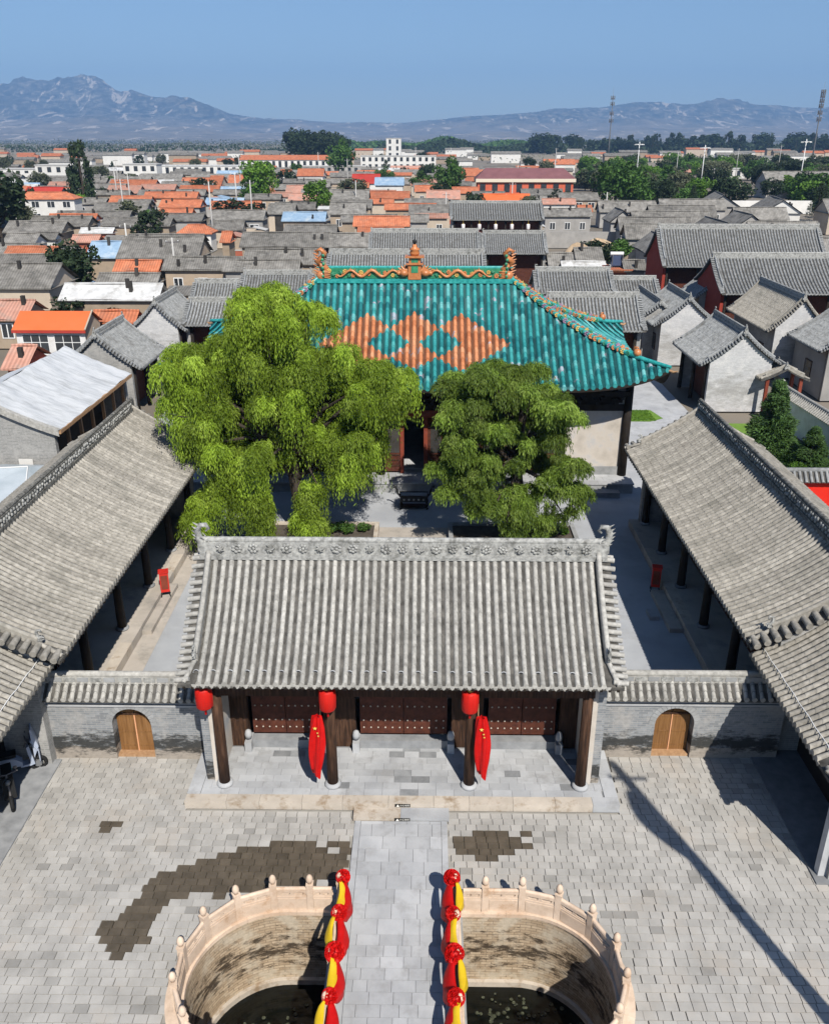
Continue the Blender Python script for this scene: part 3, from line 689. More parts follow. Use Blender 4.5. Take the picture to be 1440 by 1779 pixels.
        if dragons:
            for sg in ends_at:
                mb = MB(); dragon(mb, dragons if isinstance(dragons, float) else .8, -sg); mb.build('ridge_beast', ridge_mat, rd, loc=(sg*(hl-.22), 0, zr+ridge_h*.3))
    # descending ridges
    if ends:
        for sg in ends_at:
            for d, ze, sy in ((df, zf, -1), (db, zb, 1)):
                xg = sg*(hl-gable_w); mb = MB(); seg = 12; tl = .80
                path = [(xg, sy*d*t, pz(t, zr, ze, c)+.14) for t in [tl*k/seg for k in range(seg+1)]]
                path2 = [(xg, sy*d*t, pz(t, zr, ze, c)+.06) for t in [tl+(1-tl)*k/4 for k in range(5)]]
                # a walled ridge: rectangular sweep with rounded cap
                for (p, q) in list(zip(path, path[1:])):
                    mb.add([(p[0]-.07, p[1], p[2]-.2), (p[0]+.07, p[1], p[2]-.2), (q[0]+.07, q[1], q[2]-.2), (q[0]-.07, q[1], q[2]-.2), (p[0]-.07, p[1], p[2]+.06), (p[0]+.07, p[1], p[2]+.06), (q[0]+.07, q[1], q[2]+.06), (q[0]-.07, q[1], q[2]+.06)], [(0, 4, 7, 3), (1, 2, 6, 5), (4, 5, 6, 7), (3, 7, 6, 2), (0, 1, 5, 4)])
                mb.tube([(p[0], p[1], p[2]+.08) for p in path], .08, 6); mb.tube([(p[0]+sg*.05*k, p[1], p[2]) for k, p in enumerate(path2)], .07, 6)
                g = mb.build('gable_ridge', tile, P)
                if low_beast and sy < 0:
                    mb = MB(); dragon(mb, .42, 1); mb.build('ridge_beast', 'carved', g, loc=(path[-1][0], path[-1][1]+sy*.05, path[-1][2]), rot=(0, 0, math.pi/2*sy))
                if gable_tiles:
                    mb = MB(); K = int(math.hypot(d, zr-ze)/gt[0])
                    for k in range(K):
                        t = (k+.5)/K; y = sy*d*t; z = pz(t, zr, ze, c)+.055
                        mb.tube([(xg+sg*.06, y, z+.02), (sg*(hl+.10), y, z-.03)], [gt[1]*.95, gt[1]*1.05], 8)
                    stuff(mb.build('gable_tiles', tile, P))
    return roof
def gable_wall(P, x0, x1, df, db, zr, zf, zb, mat, c=.34, inset=.0, base=0, drop=.12):
    """end wall filling up to the roof curve; df/db: wall extents in front/back, roof depth taken from inset"""
    pts = [(0, -df, base), (0, db, base)]
    for k in range(11):
        t = 1-k/10; y = db*t; tt = y/(db+inset); pts.append((0, y, pz(tt, zr, zb, c)-drop))
    for k in range(1, 11):
        t = k/10; y = -df*t; tt = -y/(df+inset); pts.append((0, y, pz(tt, zr, zf, c)-drop))
    mb = MB(); mb.prism([(x0, p[1], p[2]) for p in pts], (x1-x0, 0, 0)); return mb.build('gable_wall', mat, P)
def text_mesh(body, size, name='lettering'):
    cu = bpy.data.curves.new(name, 'FONT'); cu.body = body; cu.size = size; cu.align_x = 'CENTER'; cu.align_y = 'CENTER'; cu.extrude = .001
    o = bpy.data.objects.new(name, cu); COL.objects.link(o); dg = bpy.context.evaluated_depsgraph_get()
    me = bpy.data.meshes.new_from_object(o.evaluated_get(dg)); bpy.data.objects.remove(o); bpy.data.curves.remove(cu); me.materials.clear(); return me

# ------------------------------------------------------------------ gate hall
GY = 21.6
gate = thing('gate_hall', 'grey tiled gate hall with three dark red doors behind a porch', 'building', (0, GY, 0))
tile_roof(gate, 11.5, 3.0, 3.0, 6.3, 4.05, 4.05, pitch=.222, r=.068, mode='objects', ridge_h=.52, ridge='flowers', dragons=.95)
for k in range(24):                     # lime-mortar clips across every second row near the eave
    m2 = MB(); a_ = [math.pi*q/8 for q in range(9)]; m2.tube([(.082*math.cos(w_), 0, .095*math.sin(w_)) for w_ in a_], .014, 4); link('eave_clip', CLIP if 'CLIP' in globals() else globals().setdefault('CLIP', m2.mesh('eave_clip')), 'slab', [o for o in gate.children if o.name.startswith('roof')][0], loc=(-5.328+.222*(2*k)+.111*0, -3.0*.90, pz(.90, 6.3, 4.05)+.01))
# platform: body, edge stones, floor slabs (front edge at y = 18.55)
y0 = 18.55-GY
mb = MB(); mb.box(-5.95, 5.95, y0+.06, 2.2, -.05, .215); plat = mb.build('platform', 'slab_dark', gate)
x = -5.98
while x < 5.9:
    w = random.uniform(.85, 1.35); e = min(x+w, 5.98)
    if 5.98-e < .4: e = 5.98
    mb = MB(); mb.box(x+.004, e-.004, y0-.01, y0+.30, .0, .25+random.uniform(-.005, .005)); mb.build('edge_stone', 'slab_tan' if random.random() < .92 else 'slab', plat); x = e
for s in (-1, 1):
    y = y0+.31
    while y < -.75:
        mb = MB(); a, b = sorted((s*5.98, s*5.62)); mb.box(a, b, y+.004, min(y+.8, -.7)-.004, 0, .246); mb.build('edge_stone', 'slab', plat); y += .8
y = y0+.305; row = 0
while y < -.72:
    x = -5.61-(row % 2)*.2; d = .27
    while x < 5.6:
        w = random.choice((.5, .5, .44, .56)); a, b = max(x, -5.61), min(x+w, 5.61)
        if b-a > .06:
            mb = MB(); mb.box(a+.003, b-.003, y+.003, min(y+d, -.7)-.003, .15, .24+random.uniform(-.003, .003)); cen = abs(a) < .5
            mb.build('paving_slab', 'slab_dark' if random.random() < (.34 if cen else .07) else 'slab', plat)
        x += w
    y += d; row += 1
# step in front and the warning strips
st = thing('stone_step', 'low pale stone step in front of the gate platform', 'step', (0, 18.34, 0))
mb = MB(); mb.box(-1.3, -.02, -.2, .19, 0, .115); mb.build('step_slab', 'slab_tan', st); mb = MB(); mb.box(-.015, 1.3, -.2, .19, 0, .115); mb.build('step_slab', 'slab', st)
for (yy, zz, lab) in ((18.528, .185, 'black caution strip with white lettering on the platform edge'), (18.128, .058, 'black caution strip with white lettering on the low step')):
    sg = thing('caution_strip', lab, 'sign', (.03, yy, zz))
    mb = MB(); mb.box(-.21, .21, 0, .008, -.05, .05); mb.build('strip', 'black_print', sg)
    mb = MB(); mb.prism([(-.175, -.002, -.04), (-.085, -.002, -.04), (-.13, -.002, .04)], (0, .004, 0)); mb.build('warning_triangle', 'white_print', sg)
    link('lettering', text_mesh('小心台阶', .068), 'white_print', sg, loc=(.06, -.002, .0), rot=(math.pi/2, 0, 0))
# walls, columns, beams
for s in (-1, 1):
    gable_wall(gate, s*5.35-.19, s*5.35+.19, 2.15, 2.15, 6.3, 4.05, 4.05, 'brick_grey', inset=.85, base=.10)
    mb = MB(); a, b = sorted((s*5.13, s*5.30)); mb.box(a, b, -2.22, -2.14, .245, 3.5); mb.build('corner_stone', 'plaster', gate)
    mb = MB(); a, b = sorted((s*5.165, s*5.13)); mb.box(a, b, -2.1, -.62, .245, 2.6); mb.build('plaster_face', 'plaster', gate)
COLM = MB(); COLM.lathe([(.155, .36), (.15, 2.0), (.14, 3.9)], n=14); COLM = COLM.mesh('column'); COLM.materials.append(MATS['old_wood'])
CBASE = MB(); CBASE.lathe([(.22, .235), (.235, .285), (.22, .335), (.17, .365)], n=14); CBASE = CBASE.mesh('column_base'); CBASE.materials.append(MATS['slab'])
for x in (-5.0, -1.95, 1.88, 5.0):
    o = link('column', COLM, None, gate, loc=(x, 19.28-GY, 0)); link('column_base', CBASE, None, o)
mb = MB(); mb.box(-5.16, 5.16, -2.42, -2.22, 3.3, 3.62); mb.build('eave_beam', 'old_wood', gate)
mb = MB()
for k in range(52): mb.cbox((-5.6+k*.2195, -2.3, 4.23), (.07, 1.55, .07), rx=math.atan2(.55, 1.4)*1.0)
stuff(mb.build('rafters', 'dark_wood', gate))
mb = MB(); mb.box(-5.16, 5.16, -.55, -.35, 3.0, 4.6); mb.build('door_lintel', 'dark_wood', gate)
mb = MB(); mb.box(-5.16, 5.16, 1.7, 1.95, .3, 4.2); mb.build('rear_wall', 'brick_plain', gate)
for x0, x1 in ((-5.16, -4.62), (-2.35, -1.42), (1.42, 2.35), (4.62, 5.16)):
    mb = MB(); mb.box(x0, x1, -.62, -.34, .2, 3.0); mb.build('door_pier', 'old_wood', gate)
for xc, hw in ((-3.5, 1.12), (0, 1.42), (3.5, 1.12)):
    mb = MB(); mb.box(xc-hw, xc+hw, -.72, -.40, .2, .52); th = mb.build('threshold', 'slab_dark', gate)
    for s in (-1, 1):
        mb = MB(); mb.box(xc+s*(hw-.02)-.1, xc+s*(hw-.02)+.1, -.95, -.45, .22, .58); mb.lathe([(.1, .66), (.11, .78), (.08, .9), (.02, .94)], (xc+s*(hw-.02), -.78, 0), 10); mb.build('door_stone', 'slab', gate)
        a, b = sorted((xc+s*.01, xc+s*(hw-.13))); dl = MB().box(a, b, -.52, -.44, .64, 3.0).build('door_leaf', 'door_red', gate)
        n = 6 if hw > 1.3 else 5
        for j, z in enumerate((.86, 1.12, 1.62, 2.1, 2.55)):
            for k in range(n):
                m2 = MB(); m2.ball((0, 0, 0), .028, 6, 4, (1, .7, 1))
                link('stud', STUD if 'STUD' in globals() else globals().setdefault('STUD', m2.mesh('stud')), 'stud', dl, loc=(a+(k+.5)*(b-a)/n, -.53, z))
        q = .17; cx = (a+b)/2+(-s)*.14
        dm = MB().prism([(cx-q, -.53, 2.0+.25), (cx, -.53, 2.25-q), (cx+q, -.53, 2.25), (cx, -.53, 2.25+q)], (0, .008, 0)).build('paper_lozenge', 'paper_grey', dl)
        link('lettering', text_mesh('福', .2), 'black_print', dm, loc=(cx, -.532, 2.25), rot=(math.pi/2, 0, 0))
# lanterns
def lantern(loc, label, s=1.0, group=None):
    t = thing('red_lantern', label, 'lantern', loc, 0, group)
    mb = MB(); N = 20; s *= 1.1; prof = [(.09, -.30), (.17, -.285), (.198, -.24), (.208, 0), (.198, .24), (.17, .285), (.09, .30)]
    mb.lathe([(r*s, z*s) for r, z in prof], n=N); mb.build('lantern_body', 'lantern_red', t)
    mb = MB()
    for k in range(10):
        a = k*math.pi/5; mb.tube([(r*1.012*s*math.cos(a), r*1.012*s*math.sin(a), z*s) for r, z in prof], .004*s, 3)
    mb.build('lantern_ribs', 'box_red', t)
    mb = MB(); mb.lathe([(.085*s, .295*s), (.085*s, .33*s), (.03*s, .335*s), (.008, .34*s), (.008, .75*s)], n=10); mb.build('lantern_cap', 'gold', t)
    mb = MB(); mb.lathe([(.085*s, -.33*s), (.085*s, -.295*s)], n=10); mb.lathe([(.012, -.52*s), (.03*s, -.5*s), (.02*s, -.34*s), (.01, -.33*s)], n=8); mb.build('tassel', 'silk_red', t)
    return t
lantern((-5.22, 18.95, 3.42), 'red lantern at the gate corner column with no flag below it')
lantern((-1.95, 18.93, 3.40), 'red lantern above a furled flag on a gate column', 1.0, 'lanterns above the flags')
lantern((1.82, 18.93, 3.38), 'red lantern above a furled flag on a gate column', 1.0, 'lanterns above the flags')
# furled red flags tied to the columns
def flag(x, label, lean):
    t = thing('red_flag', label, 'flag', (x, 19.02, 0), 0, 'furled red flags on the gate')
    mb = MB(); mb.tube([(-.05*lean, .02, 3.2), (-.02*lean, 0, 1.2)], .018, 6); mb.build('flag_pole', 'raw_wood', t)
    def fn(u, v):
        w = .05+.17*math.sin(math.pi*min(1, .15+v*.75)); a = 2*math.pi*u; r = w*(1+.30*math.sin(5*a+v*4)+.12*math.sin(9*a+2*v))
        return (lean*.08*v+r*math.cos(a)*.8+lean*.04, -.08+r*.55*math.sin(a), 2.85-2.0*v-(.12*math.cos(a) if v > .95 else 0))
    mb = MB(); mb.grid(fn, 48, 22); mb.build('flag_cloth', 'silk_red', t)
    mb = MB()
    for (dx, z, r) in ((-.02, 2.55, .06), (.04, 2.4, .03), (.06, 2.3, .03)):
        c = (dx+lean*.06, -.235, z); mb.prism([(c[0]+r*(1 if k % 2 == 0 else .4)*math.sin(k*math.pi/5), c[1], c[2]+r*(1 if k % 2 == 0 else .4)*math.cos(k*math.pi/5)) for k in range(10)], (0, .01, 0))
    mb.build('gold_star', 'gold', t); return t
flag(-2.22, 'furled red flag hanging on a gate porch column', -1); flag(2.10, 'furled red flag hanging on a gate porch column', 1)

# ------------------------------------------------------------------ side walls with arched doors
def side_wall(s, xa, xb, Y, dx, label, dlabel):
    t = thing('courtyard_wall', label, 'wall', ((xa+xb)/2, Y, 0)); L = abs(xb-xa); cx = (xa+xb)/2; ox = dx-cx; hw, spring, N = .57, 1.22, 12
    arch = [(ox-hw, spring)]+[(ox-hw*math.cos(math.pi*k/N), spring+hw*math.sin(math.pi*k/N)) for k in range(1, N)]+[(ox+hw, spring)]
    top = 2.05; th = .24
    mb = MB()
    for yy, flip in ((-th, 1), (th, -1)):
        def face(p): mb.poly([(a, yy, b) for a, b in (p if flip > 0 else p[::-1])])
        face([(-L/2, 0), (ox-hw, 0), (ox-hw, spring), (ox-hw, top), (-L/2, top)]); face([(ox+hw, 0), (L/2, 0), (L/2, top), (ox+hw, top), (ox+hw, spring)])
        for (a, b) in zip(arch, arch[1:]): face([a, b, (b[0], top), (a[0], top)])
    out = [(ox-hw, 0)]+arch+[(ox+hw, 0)]
    for (a, b) in zip(out, out[1:]): mb.poly([(a[0], -th, a[1]), (a[0], th, a[1]), (b[0], th, b[1]), (b[0], -th, b[1])])
    for x in (-L/2, L/2): mb.poly([(x, -th, 0), (x, th, 0), (x, th, top), (x, -th, top)])
    mb.poly([(-L/2, -th, top), (L/2, -th, top), (L/2, th, top), (-L/2, th, top)])
    mb.build('wall_face', 'brick_grey', t)
    # voussoir ring round the opening
    for k in range(17):
        a0, a1 = math.pi*k/17+.008, math.pi*(k+1)/17-.008
        q = [(ox-r*math.cos(a), -th-.012, spring+r*math.sin(a)) for a, r in ((a0, hw+.004), (a1, hw+.004), (a1, hw+.19), (a0, hw+.19))]
        VB = MB(); VB.prism(q, (0, .06, 0)); VB.build('arch_brick', 'brick_plain', t)
    mb = MB(); mb.box(ox-hw-.002, ox+hw+.002, -.10, -.06, .08, spring+hw); d = None
    for q in (-1, 1):
        pts = [(ox+q*.012, .08), (ox+q*(hw-.03), .08)]+[(ox+q*(hw-.03)*math.cos(a*.1745), spring+(hw-.03)*math.sin(a*.1745)) for a in range(0, 9)]+[(ox+q*.012, spring+hw-.03)]
        mb = MB(); mb.prism([(a, .06, b) for a, b in (pts if q < 0 else pts[::-1])], (0, .05, 0)); d = mb.build('door_leaf', 'door_brown', t)
        for zz in (.25, .75, 1.3): m2 = MB(); a, b = sorted((ox+q*.04, ox+q*(hw-.1))); m2.box(a, b, .045, .06, zz, zz+.035); m2.build('door_rail', 'door_brown', d)
    mb = MB(); mb.box(ox-.016, ox+.016, .035, .10, .08, spring+.16); mb.build('door_astragal', 'door_edge', t)
    mb = MB(); mb.box(ox-hw, ox+hw, -.16, .1, .0, .085); mb.build('door_sill', 'raw_wood', t)
    mb = MB(); mb.box(ox-hw+.06, ox+hw-.06, .03, .12, spring+.16, spring+.22); mb.build('door_transom', 'old_wood', t)
    mb = MB(); mb.box(ox-hw, ox+hw, .13, .15, 0, spring+hw); mb.build('door_backing', 'dark_wood', t)
    # plaster string and tiled cap
    mb = MB(); mb.box(-L/2, L/2, -th-.05, th+.05, top-.16, top-.10); mb.box(-L/2, L/2, -th-.10, th+.10, top, top+.12); mb.build('wall_string', 'slab', t)
    mb = MB(); 
    for sg in (-1, 1): mb.poly([(-L/2, sg*.02, top+.58), (L/2, sg*.02, top+.58), (L/2, sg*.46, top+.16), (-L/2, sg*.46, top+.16)] if sg < 0 else [(L/2, .02, top+.58), (-L/2, .02, top+.58), (-L/2, .46, top+.16), (L/2, .46, top+.16)])
    mb.box(-L/2, L/2, -.45, .45, top+.10, top+.155); cap = mb.build('wall_cap', 'tile_bed', t)
    me = row_mesh(.46, top+.58, top+.17, .07, .24, -1, True, 0); me.materials.append(MATS['tile'])
    me2 = row_mesh(.46, top+.58, top+.17, .07, .24, 1, True, 0); me2.materials.append(MATS['tile'])
    n = int(L/.222)
    for k in range(n):
        link('cap_tile', me, None, cap, loc=(-L/2+(k+.5)*L/n, 0, 0)); link('cap_tile', me2, None, cap, loc=(-L/2+(k+.5)*L/n, 0, 0))
    mb = MB(); mb.box(-L/2, L/2, -.10, .10, top+.52, top+.74)
    mb.tube([(-L/2, 0, top+.78), (L/2, 0, top+.78)], .10, 8); cr = mb.build('cap_ridge', 'tile', t)
    k = int(L/.36)
    for i in range(k):
        m3 = MB(); m3.box(-.16, .16, -.115, -.10, top+.58, top+.72); m3.build('ridge_panel', 'carved' if i % 2 else 'brick_plain', cr, loc=(-L/2+(i+.5)*L/k, 0, 0))
    return t
side_wall(-1, -10.95, -5.56, 20.85, -7.95, 'grey brick courtyard wall with an arched brown door, next to the parked scooters', '')
side_wall(1, 5.56, 11.1, 21.1, 7.95, 'grey brick courtyard wall with an arched brown door, next to the long pole shadow', '')
# ------------------------------------------------------------------ inner courtyard sheets
mb = MB(); mb.poly([(-17, 21.06, -.01), (17.5, 21.06, -.01), (17.5, 60, -.01), (-17, 60, -.01)]); struct(mb.build('inner_courtyard', 'court'))
# ------------------------------------------------------------------ long side halls
def side_hall(sx, X, Yc, L, zr, ze, df, label, tile):
    P = thing('side_hall', label, 'building', (X, Yc, 0), -sx*math.pi/2)
    tile_roof(P, L, df, 3.2, zr, ze, ze, pitch=.215, r=.074, mode='objects', tile=tile, ridge_h=.46, ridge='relief', dragons=False, ridge_mat='carved_dark', gable_w=.40, gt=(.29, .098), low_beast=True)
    n0, n1 = (-L/2+.3, L/2-1.7) if sx > 0 else (-L/2+1.9, L/2-.3)
    mb = MB(); mb.box(n0, n1, -(df-.55), 2.9, -.05, .35); pl = mb.build('platform', 'court_tan', P)
    x = n0
    while x < n1-.05:
        e = min(x+random.uniform(1.2, 2.0), n1); m2 = MB(); m2.box(x+.006, e-.006, -(df-.50), -(df-.92), .0, .365); m2.build('edge_stone', 'court_tan' if random.random() < .6 else 'slab_tan', pl); x = e
    n = 6
    for k in range(n):
        x = -L/2+.8+k*(L-1.6)/(n-1); m2 = MB(); m2.lathe([(.17, .36), (.15, 2.0), (.14, ze+.3)], n=12); c = m2.build('column', 'dark_wood', P, loc=(x, -(df-1.15), 0))
        m3 = MB(); m3.lathe([(.24, .35), (.25, .40), (.2, .46)], n=12); m3.build('column_base', 'slab_dark', c)
    mb = MB(); mb.box(-L/2+.35, L/2-.35, -(df-1.05), -(df-1.25), ze-.45, ze+.02) if False else mb.box(-L/2+.35, L/2-.35, -(df-1.02), -(df-1.28), ze-.35, ze+.05); mb.build('eave_beam', 'dark_wood', P)
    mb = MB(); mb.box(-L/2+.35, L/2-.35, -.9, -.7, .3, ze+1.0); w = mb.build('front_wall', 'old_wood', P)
    for k in range(5):
        x = -L/2+.8+(k+.5)*(L-1.6)/5
        for q in (-.55, .55): m2 = MB(); m2.box(x+q-.5, x+q+.5, -.96, -.9, .4, 2.9); dd = m2.build('door_leaf', 'door_red', w)
    mb = MB(); mb.box(-L/2+.35, L/2-.35, 2.4, 2.7, 0, ze+.3); mb.build('rear_wall', 'brick_house', P)
    for s in (-1, 1): gable_wall(P, s*(L/2-.45)-.16, s*(L/2-.45)+.16, df-.95, 2.7, zr, ze, ze, 'brick_house', inset=.95, base=0)
    mb = MB(); nr = int(L/.3)
    for k in range(nr): mb.cbox((-L/2+.2+k*(L-.4)/(nr-1), -(df-.55), ze+.06), (.07, 1.2, .07), rx=math.atan2(.30, 1.0))
    stuff(mb.build('rafters', 'dark_wood', P)); return P
side_hall(1, 13.0, 29.45, 17.1, 5.75, 3.85, 3.2, 'long grey tiled side hall with a dark red box at its foot', 'tile_warm')
side_hall(-1, -12.85, 29.1, 18.2, 5.65, 3.80, 3.45, 'long grey tiled side hall shaded by the big willow', 'tile_warm')
def corner_pavilion(sx, X, Yc, L, zr, ze, df, label):
    P = thing('corner_pavilion', label, 'building', (X, Yc, 0), -sx*math.pi/2)
    tile_roof(P, L, df, 2.9, zr, ze, ze, pitch=.215, r=.074, mode='objects', tile='tile_warm', ridge_h=.4, ridge='relief', dragons=False, ends_at=(1,) if sx > 0 else (-1,), gable_w=.36, low_beast=False)
    for k in ((2,) if sx > 0 else (0,)):
        x = -L/2+.35+k*(L-.7)/2; m2 = MB(); m2.box(x-.11, x+.11, -(df-.42), -(df-.64), 0, ze+.1); m2.build('column', 'slab' if k == (2 if sx > 0 else 0) else 'dark_wood', P)
    mb = MB(); mb.box(-L/2+.1, L/2-.1, -1.1, -.9, -.05, ze+.7); mb.build('back_wall', 'dark_wood', P)  # dark tone stands in for the deep shade inside
    mb = MB(); mb.box(-L/2+.1, L/2-.1, -(df-.40), -(df-.66), ze-.25, ze-.02); mb.build('eave_beam', 'dark_wood', P)
    mb = MB(); mb.box(-L/2, L/2, -(df-.3), 2.7, -.05, .05); mb.build('platform', 'slab_dark', P)  # floor coloured dark to imitate the shade under the eave
    gable_wall(P, *((L/2-.42, L/2-.12) if sx > 0 else (-L/2+.12, -L/2+.42)), df-.62, 2.4, zr, ze, ze, 'brick_house', inset=.62)
    # a thin white cable clipped along the tiles just above the eave
    mb = MB(); mb.tube([(-L/2+L*k/16, -(df-.3), ze+.26+.02*math.sin(k*2.1)) for k in range(17)], .012, 5); mb.build('cable', 'white_paint', P); return P
corner_pavilion(1, 12.95, 18.75, 5.3, 5.4, 3.28, 2.9, 'low tiled corner pavilion with a red lantern under its eave')
corner_pavilion(-1, -12.75, 17.95, 5.1, 5.4, 3.4, 2.9, 'low tiled corner pavilion with scooters parked under its eave')
lantern((10.95, 18.15, 2.35), 'red lantern hanging in the shadow of the corner pavilion', .8)

# step ledges in front of the side halls, loose stone
t = tag(MB().box(-9.98, -9.55, 27.6, 31.3, -.02, .18).build('stone_ledge', 'court_tan'), 'long pale stone step beside the bright red box', 'step')
tag(MB().box(9.78, 10.27, 28.0, 31.0, -.02, .18).build('stone_ledge', 'court_tan'), 'long shaded stone step below the dark red box', 'step')
tag(MB().box(9.25, 9.62, 28.9, 29.5, -.02, .16).build('mounting_stone', 'slab'), 'small loose stone block beside the shaded step', 'stone')
mb = MB(); mb.poly([(-10.4, 21.1, .004), (-9.1, 21.1, .004), (-9.35, 36, .004), (-10.4, 36, .004)]); struct(mb.build('pavement_strip', 'court_tan'))

def red_box(x, y, z, label, rz):
    t = thing('red_box', label, 'box', (x, y, z), rz)
    MB().box(-.17, .17, -.14, .14, .22, 1.06).build('cabinet', 'box_red', t)
    MB().box(-.2, .2, -.17, .17, 1.06, 1.11).build('lid', 'box_red', t)
    m2 = MB(); m2.box(-.13, .13, -.152, -.138, .35, .95); m2.build('front_panel', 'gold' if False else 'lacquer_red', t)
    m2 = MB(); m2.box(.168, .178, -.10, .10, .3, .98); m2.build('side_panel', 'raw_wood', t)
    for a in (-.14, .14):
        for b in (-.11, .11):
            m2 = MB(); m2.tube([(a, b, .24), (a*1.25, b*1.25, 0)], .022, 5); m2.build('leg', 'iron', t)
red_box(-9.75, 30.3, .18, 'bright red cabinet on four legs standing on the sunlit step', .3)
red_box(10.02, 31.3, .0, 'dark red cabinet on four legs standing in shade at the ledge', -.2)

# scooters under the left eave
def scooter(x, y, rz, body, plate, label, cover=False):
    t = thing('scooter', label, 'scooter', (x, y, 0), rz)
    for wy in (-.52, .52):
        m2 = MB(); m2.tube([(0, wy+.2*math.cos(a), .2+.2*math.sin(a)) for a in [k*math.pi/8 for k in range(17)]], .055, 6, False); w = m2.build('wheel', 'rubber', t)
        m3 = MB(); m3.tube([(-.04, wy, .2), (.04, wy, .2)], .11, 10); m3.build('rim', 'steel', w)
    m2 = MB(); m2.prism([(-.13, -.62, .38), (-.13, .1, .30), (-.13, .12, .42), (-.13, -.1, .62), (-.13, -.66, .66)], (.26, 0, 0)); m2.build('body', body, t)
    m2 = MB(); m2.box(-.14, .14, -.6, -.02, .66, .76); m2.build('seat', 'rubber', t)
    m2 = MB(); m2.box(-.13, .13, .05, .38, .25, .31); m2.build('footboard', body, t)
    m2 = MB(); m2.prism([(-.16, .34, .28), (-.16, .44, .30), (-.16, .36, .95), (-.16, .28, .9)], (.32, 0, 0)); m2.build('front_shield', body, t)
    m2 = MB(); m2.tube([(0, .5, .25), (0, .3, 1.02)], .03, 6); m2.tube([(-.3, .25, 1.05), (0, .3, 1.02), (.3, .25, 1.05)], .02, 6); h = m2.build('handlebar', 'steel_dark', t)
    for q in (-.26, .26): m3 = MB(); m3.ball((q, .3, 1.2), .06, 8, 5, (1, .3, .8)); m3.tube([(q, .27, 1.05), (q, .3, 1.16)], .008, 4); m3.build('mirror', 'steel_dark', h)
    m2 = MB(); m2.ball((0, .42, .85), .08, 8, 5); m2.build('headlight', 'steel', t)
    if plate: m2 = MB(); m2.box(-.14, .14, -.70, -.67, .45, .62); m2.build('number_plate', 'teal_plastic', t)
    if cover:
        m2 = MB(); m2.grid(lambda u, v: ((u-.5)*(.46+.1*v), .42-.02*math.sin(6*u)+(.35*v if v < .5 else .175), 1.12-.75*v+.04*math.sin(9*u)), 8, 8); sc_ = m2.build('wind_apron', 'grey_blue_plastic', t); sm = sc_.modifiers.new('thickness', 'SOLIDIFY'); sm.thickness = .02
        m2 = MB(); m2.prism([(-.2, .46, .55), (-.2, .62, .9), (-.2, .5, 1.5), (-.2, .46, 1.5)], (.4, 0, 0)); m2.build('windscreen_cover', 'grey_blue_plastic', t)
scooter(-11.15, 19.95, -1.15, 'grey_blue_plastic', False, 'grey-blue covered scooter parked nearest the courtyard wall', True)
scooter(-10.95, 18.9, math.pi+.5, 'rubber', True, 'black scooter with a teal number plate parked at the shade edge')

# flagpole standing off to the right of the courtyard; its shadow crosses the paving
t = thing('flagpole', 'tall timber flagpole with crossbar and long banner', 'pole', (10.75, 8.3, 0))
MB().lathe([(.24, 0), (.19, 7), (.14, 14.0), (.05, 14.2)], n=12).build('mast', 'old_wood', t)
MB().lathe([(.34, 0), (.34, .3), (.22, .4)], n=12).build('foot', 'slab', t)
m2 = MB(); m2.tube([(-.62, 0, 13.3), (.62, 0, 13.3)], .06, 6); m2.build('crossbar', 'old_wood', t)
m2 = MB(); m2.grid(lambda u, v: (-(.55*math.sin(math.pi*(.15+.8*v)))*u-.05, .03*math.sin(6*v+3*u), 12.7-3.0*v), 4, 14); f = m2.build('banner', 'silk_red', t)

# ------------------------------------------------------------------ terrace, planting beds, censer
t = thing('hall_terrace', 'low grey stone terrace in front of the turquoise hall', 'terrace')
MB().box(-11.6, 11.4, 41.85, 54.0, -.05, .50).build('terrace_body', 'brick_plain', t)
y = 41.8; row = 0
for (ya, yb) in ((41.8, 42.25), (42.25, 42.85), (42.85, 43.45)):
    x = -11.65+row*.35
    while x < 11.4:
        e = min(x+1.25, 11.45); MB().box(x+.004, e-.004, ya+.003, yb-.003, .47, .55+random.uniform(-.002, .002)).build('terrace_slab', 'slab', t); x = e
    row += 1
MB().box(8.2, 10.6, 41.2, 41.78, -.02, .28).build('terrace_step', 'slab_dark', t)
for s, lab in ((-1, 'low brick planting bed at the foot of the big willow'), (1, 'low brick planting bed at the foot of the smaller willow')):
    t = thing('planting_bed', lab, 'planter', (0, 0, 0)); x0, x1 = (-7.6, -1.55) if s < 0 else (1.7, 7.6)
    for (a, b, c, d) in ((x0, x1, 35.3, 35.5), (x0, x1, 37.1, 37.3), (x0, x0+.2, 35.5, 37.1), (x1-.2, x1, 35.5, 37.1)): MB().box(a, b, c, d, -.02, .34).build('border', 'slab_tan' if s < 0 else 'brick_plain', t)
    MB().box(x0+.2, x1-.2, 35.5, 37.1, -.02, .24).build('soil', 'soil', t)
mb = MB(); mb.poly([(-1.55, 34.2, .004), (1.7, 34.2, .004), (1.7, 37.4, .004), (-1.55, 37.4, .004)]); struct(mb.build('garden_path', 'court_tan'))
t = thing('incense_burner', 'black iron incense burner with upswept handles in front of the turquoise hall', 'incense burner', (0.05, 39.85, 0))
m2 = MB(); m2.box(-.66, .66, -.26, .26, .38, .66); m2.build('trough', 'iron', t)
m2 = MB(); m2.box(-.72, .72, -.32, -.26, .66, .74); m2.box(-.72, .72, .26, .32, .66, .74); m2.box(-.72, -.66, -.26, .26, .66, .74); m2.box(.66, .72, -.26, .26, .66, .74); m2.build('rim', 'iron', t)
MB().box(-.655, .655, -.25, .25, .661, .70).build('ash', 'iron_pale', t)
MB().box(-.6, .6, -.24, .24, .05, .11).build('lower_shelf', 'iron', t)
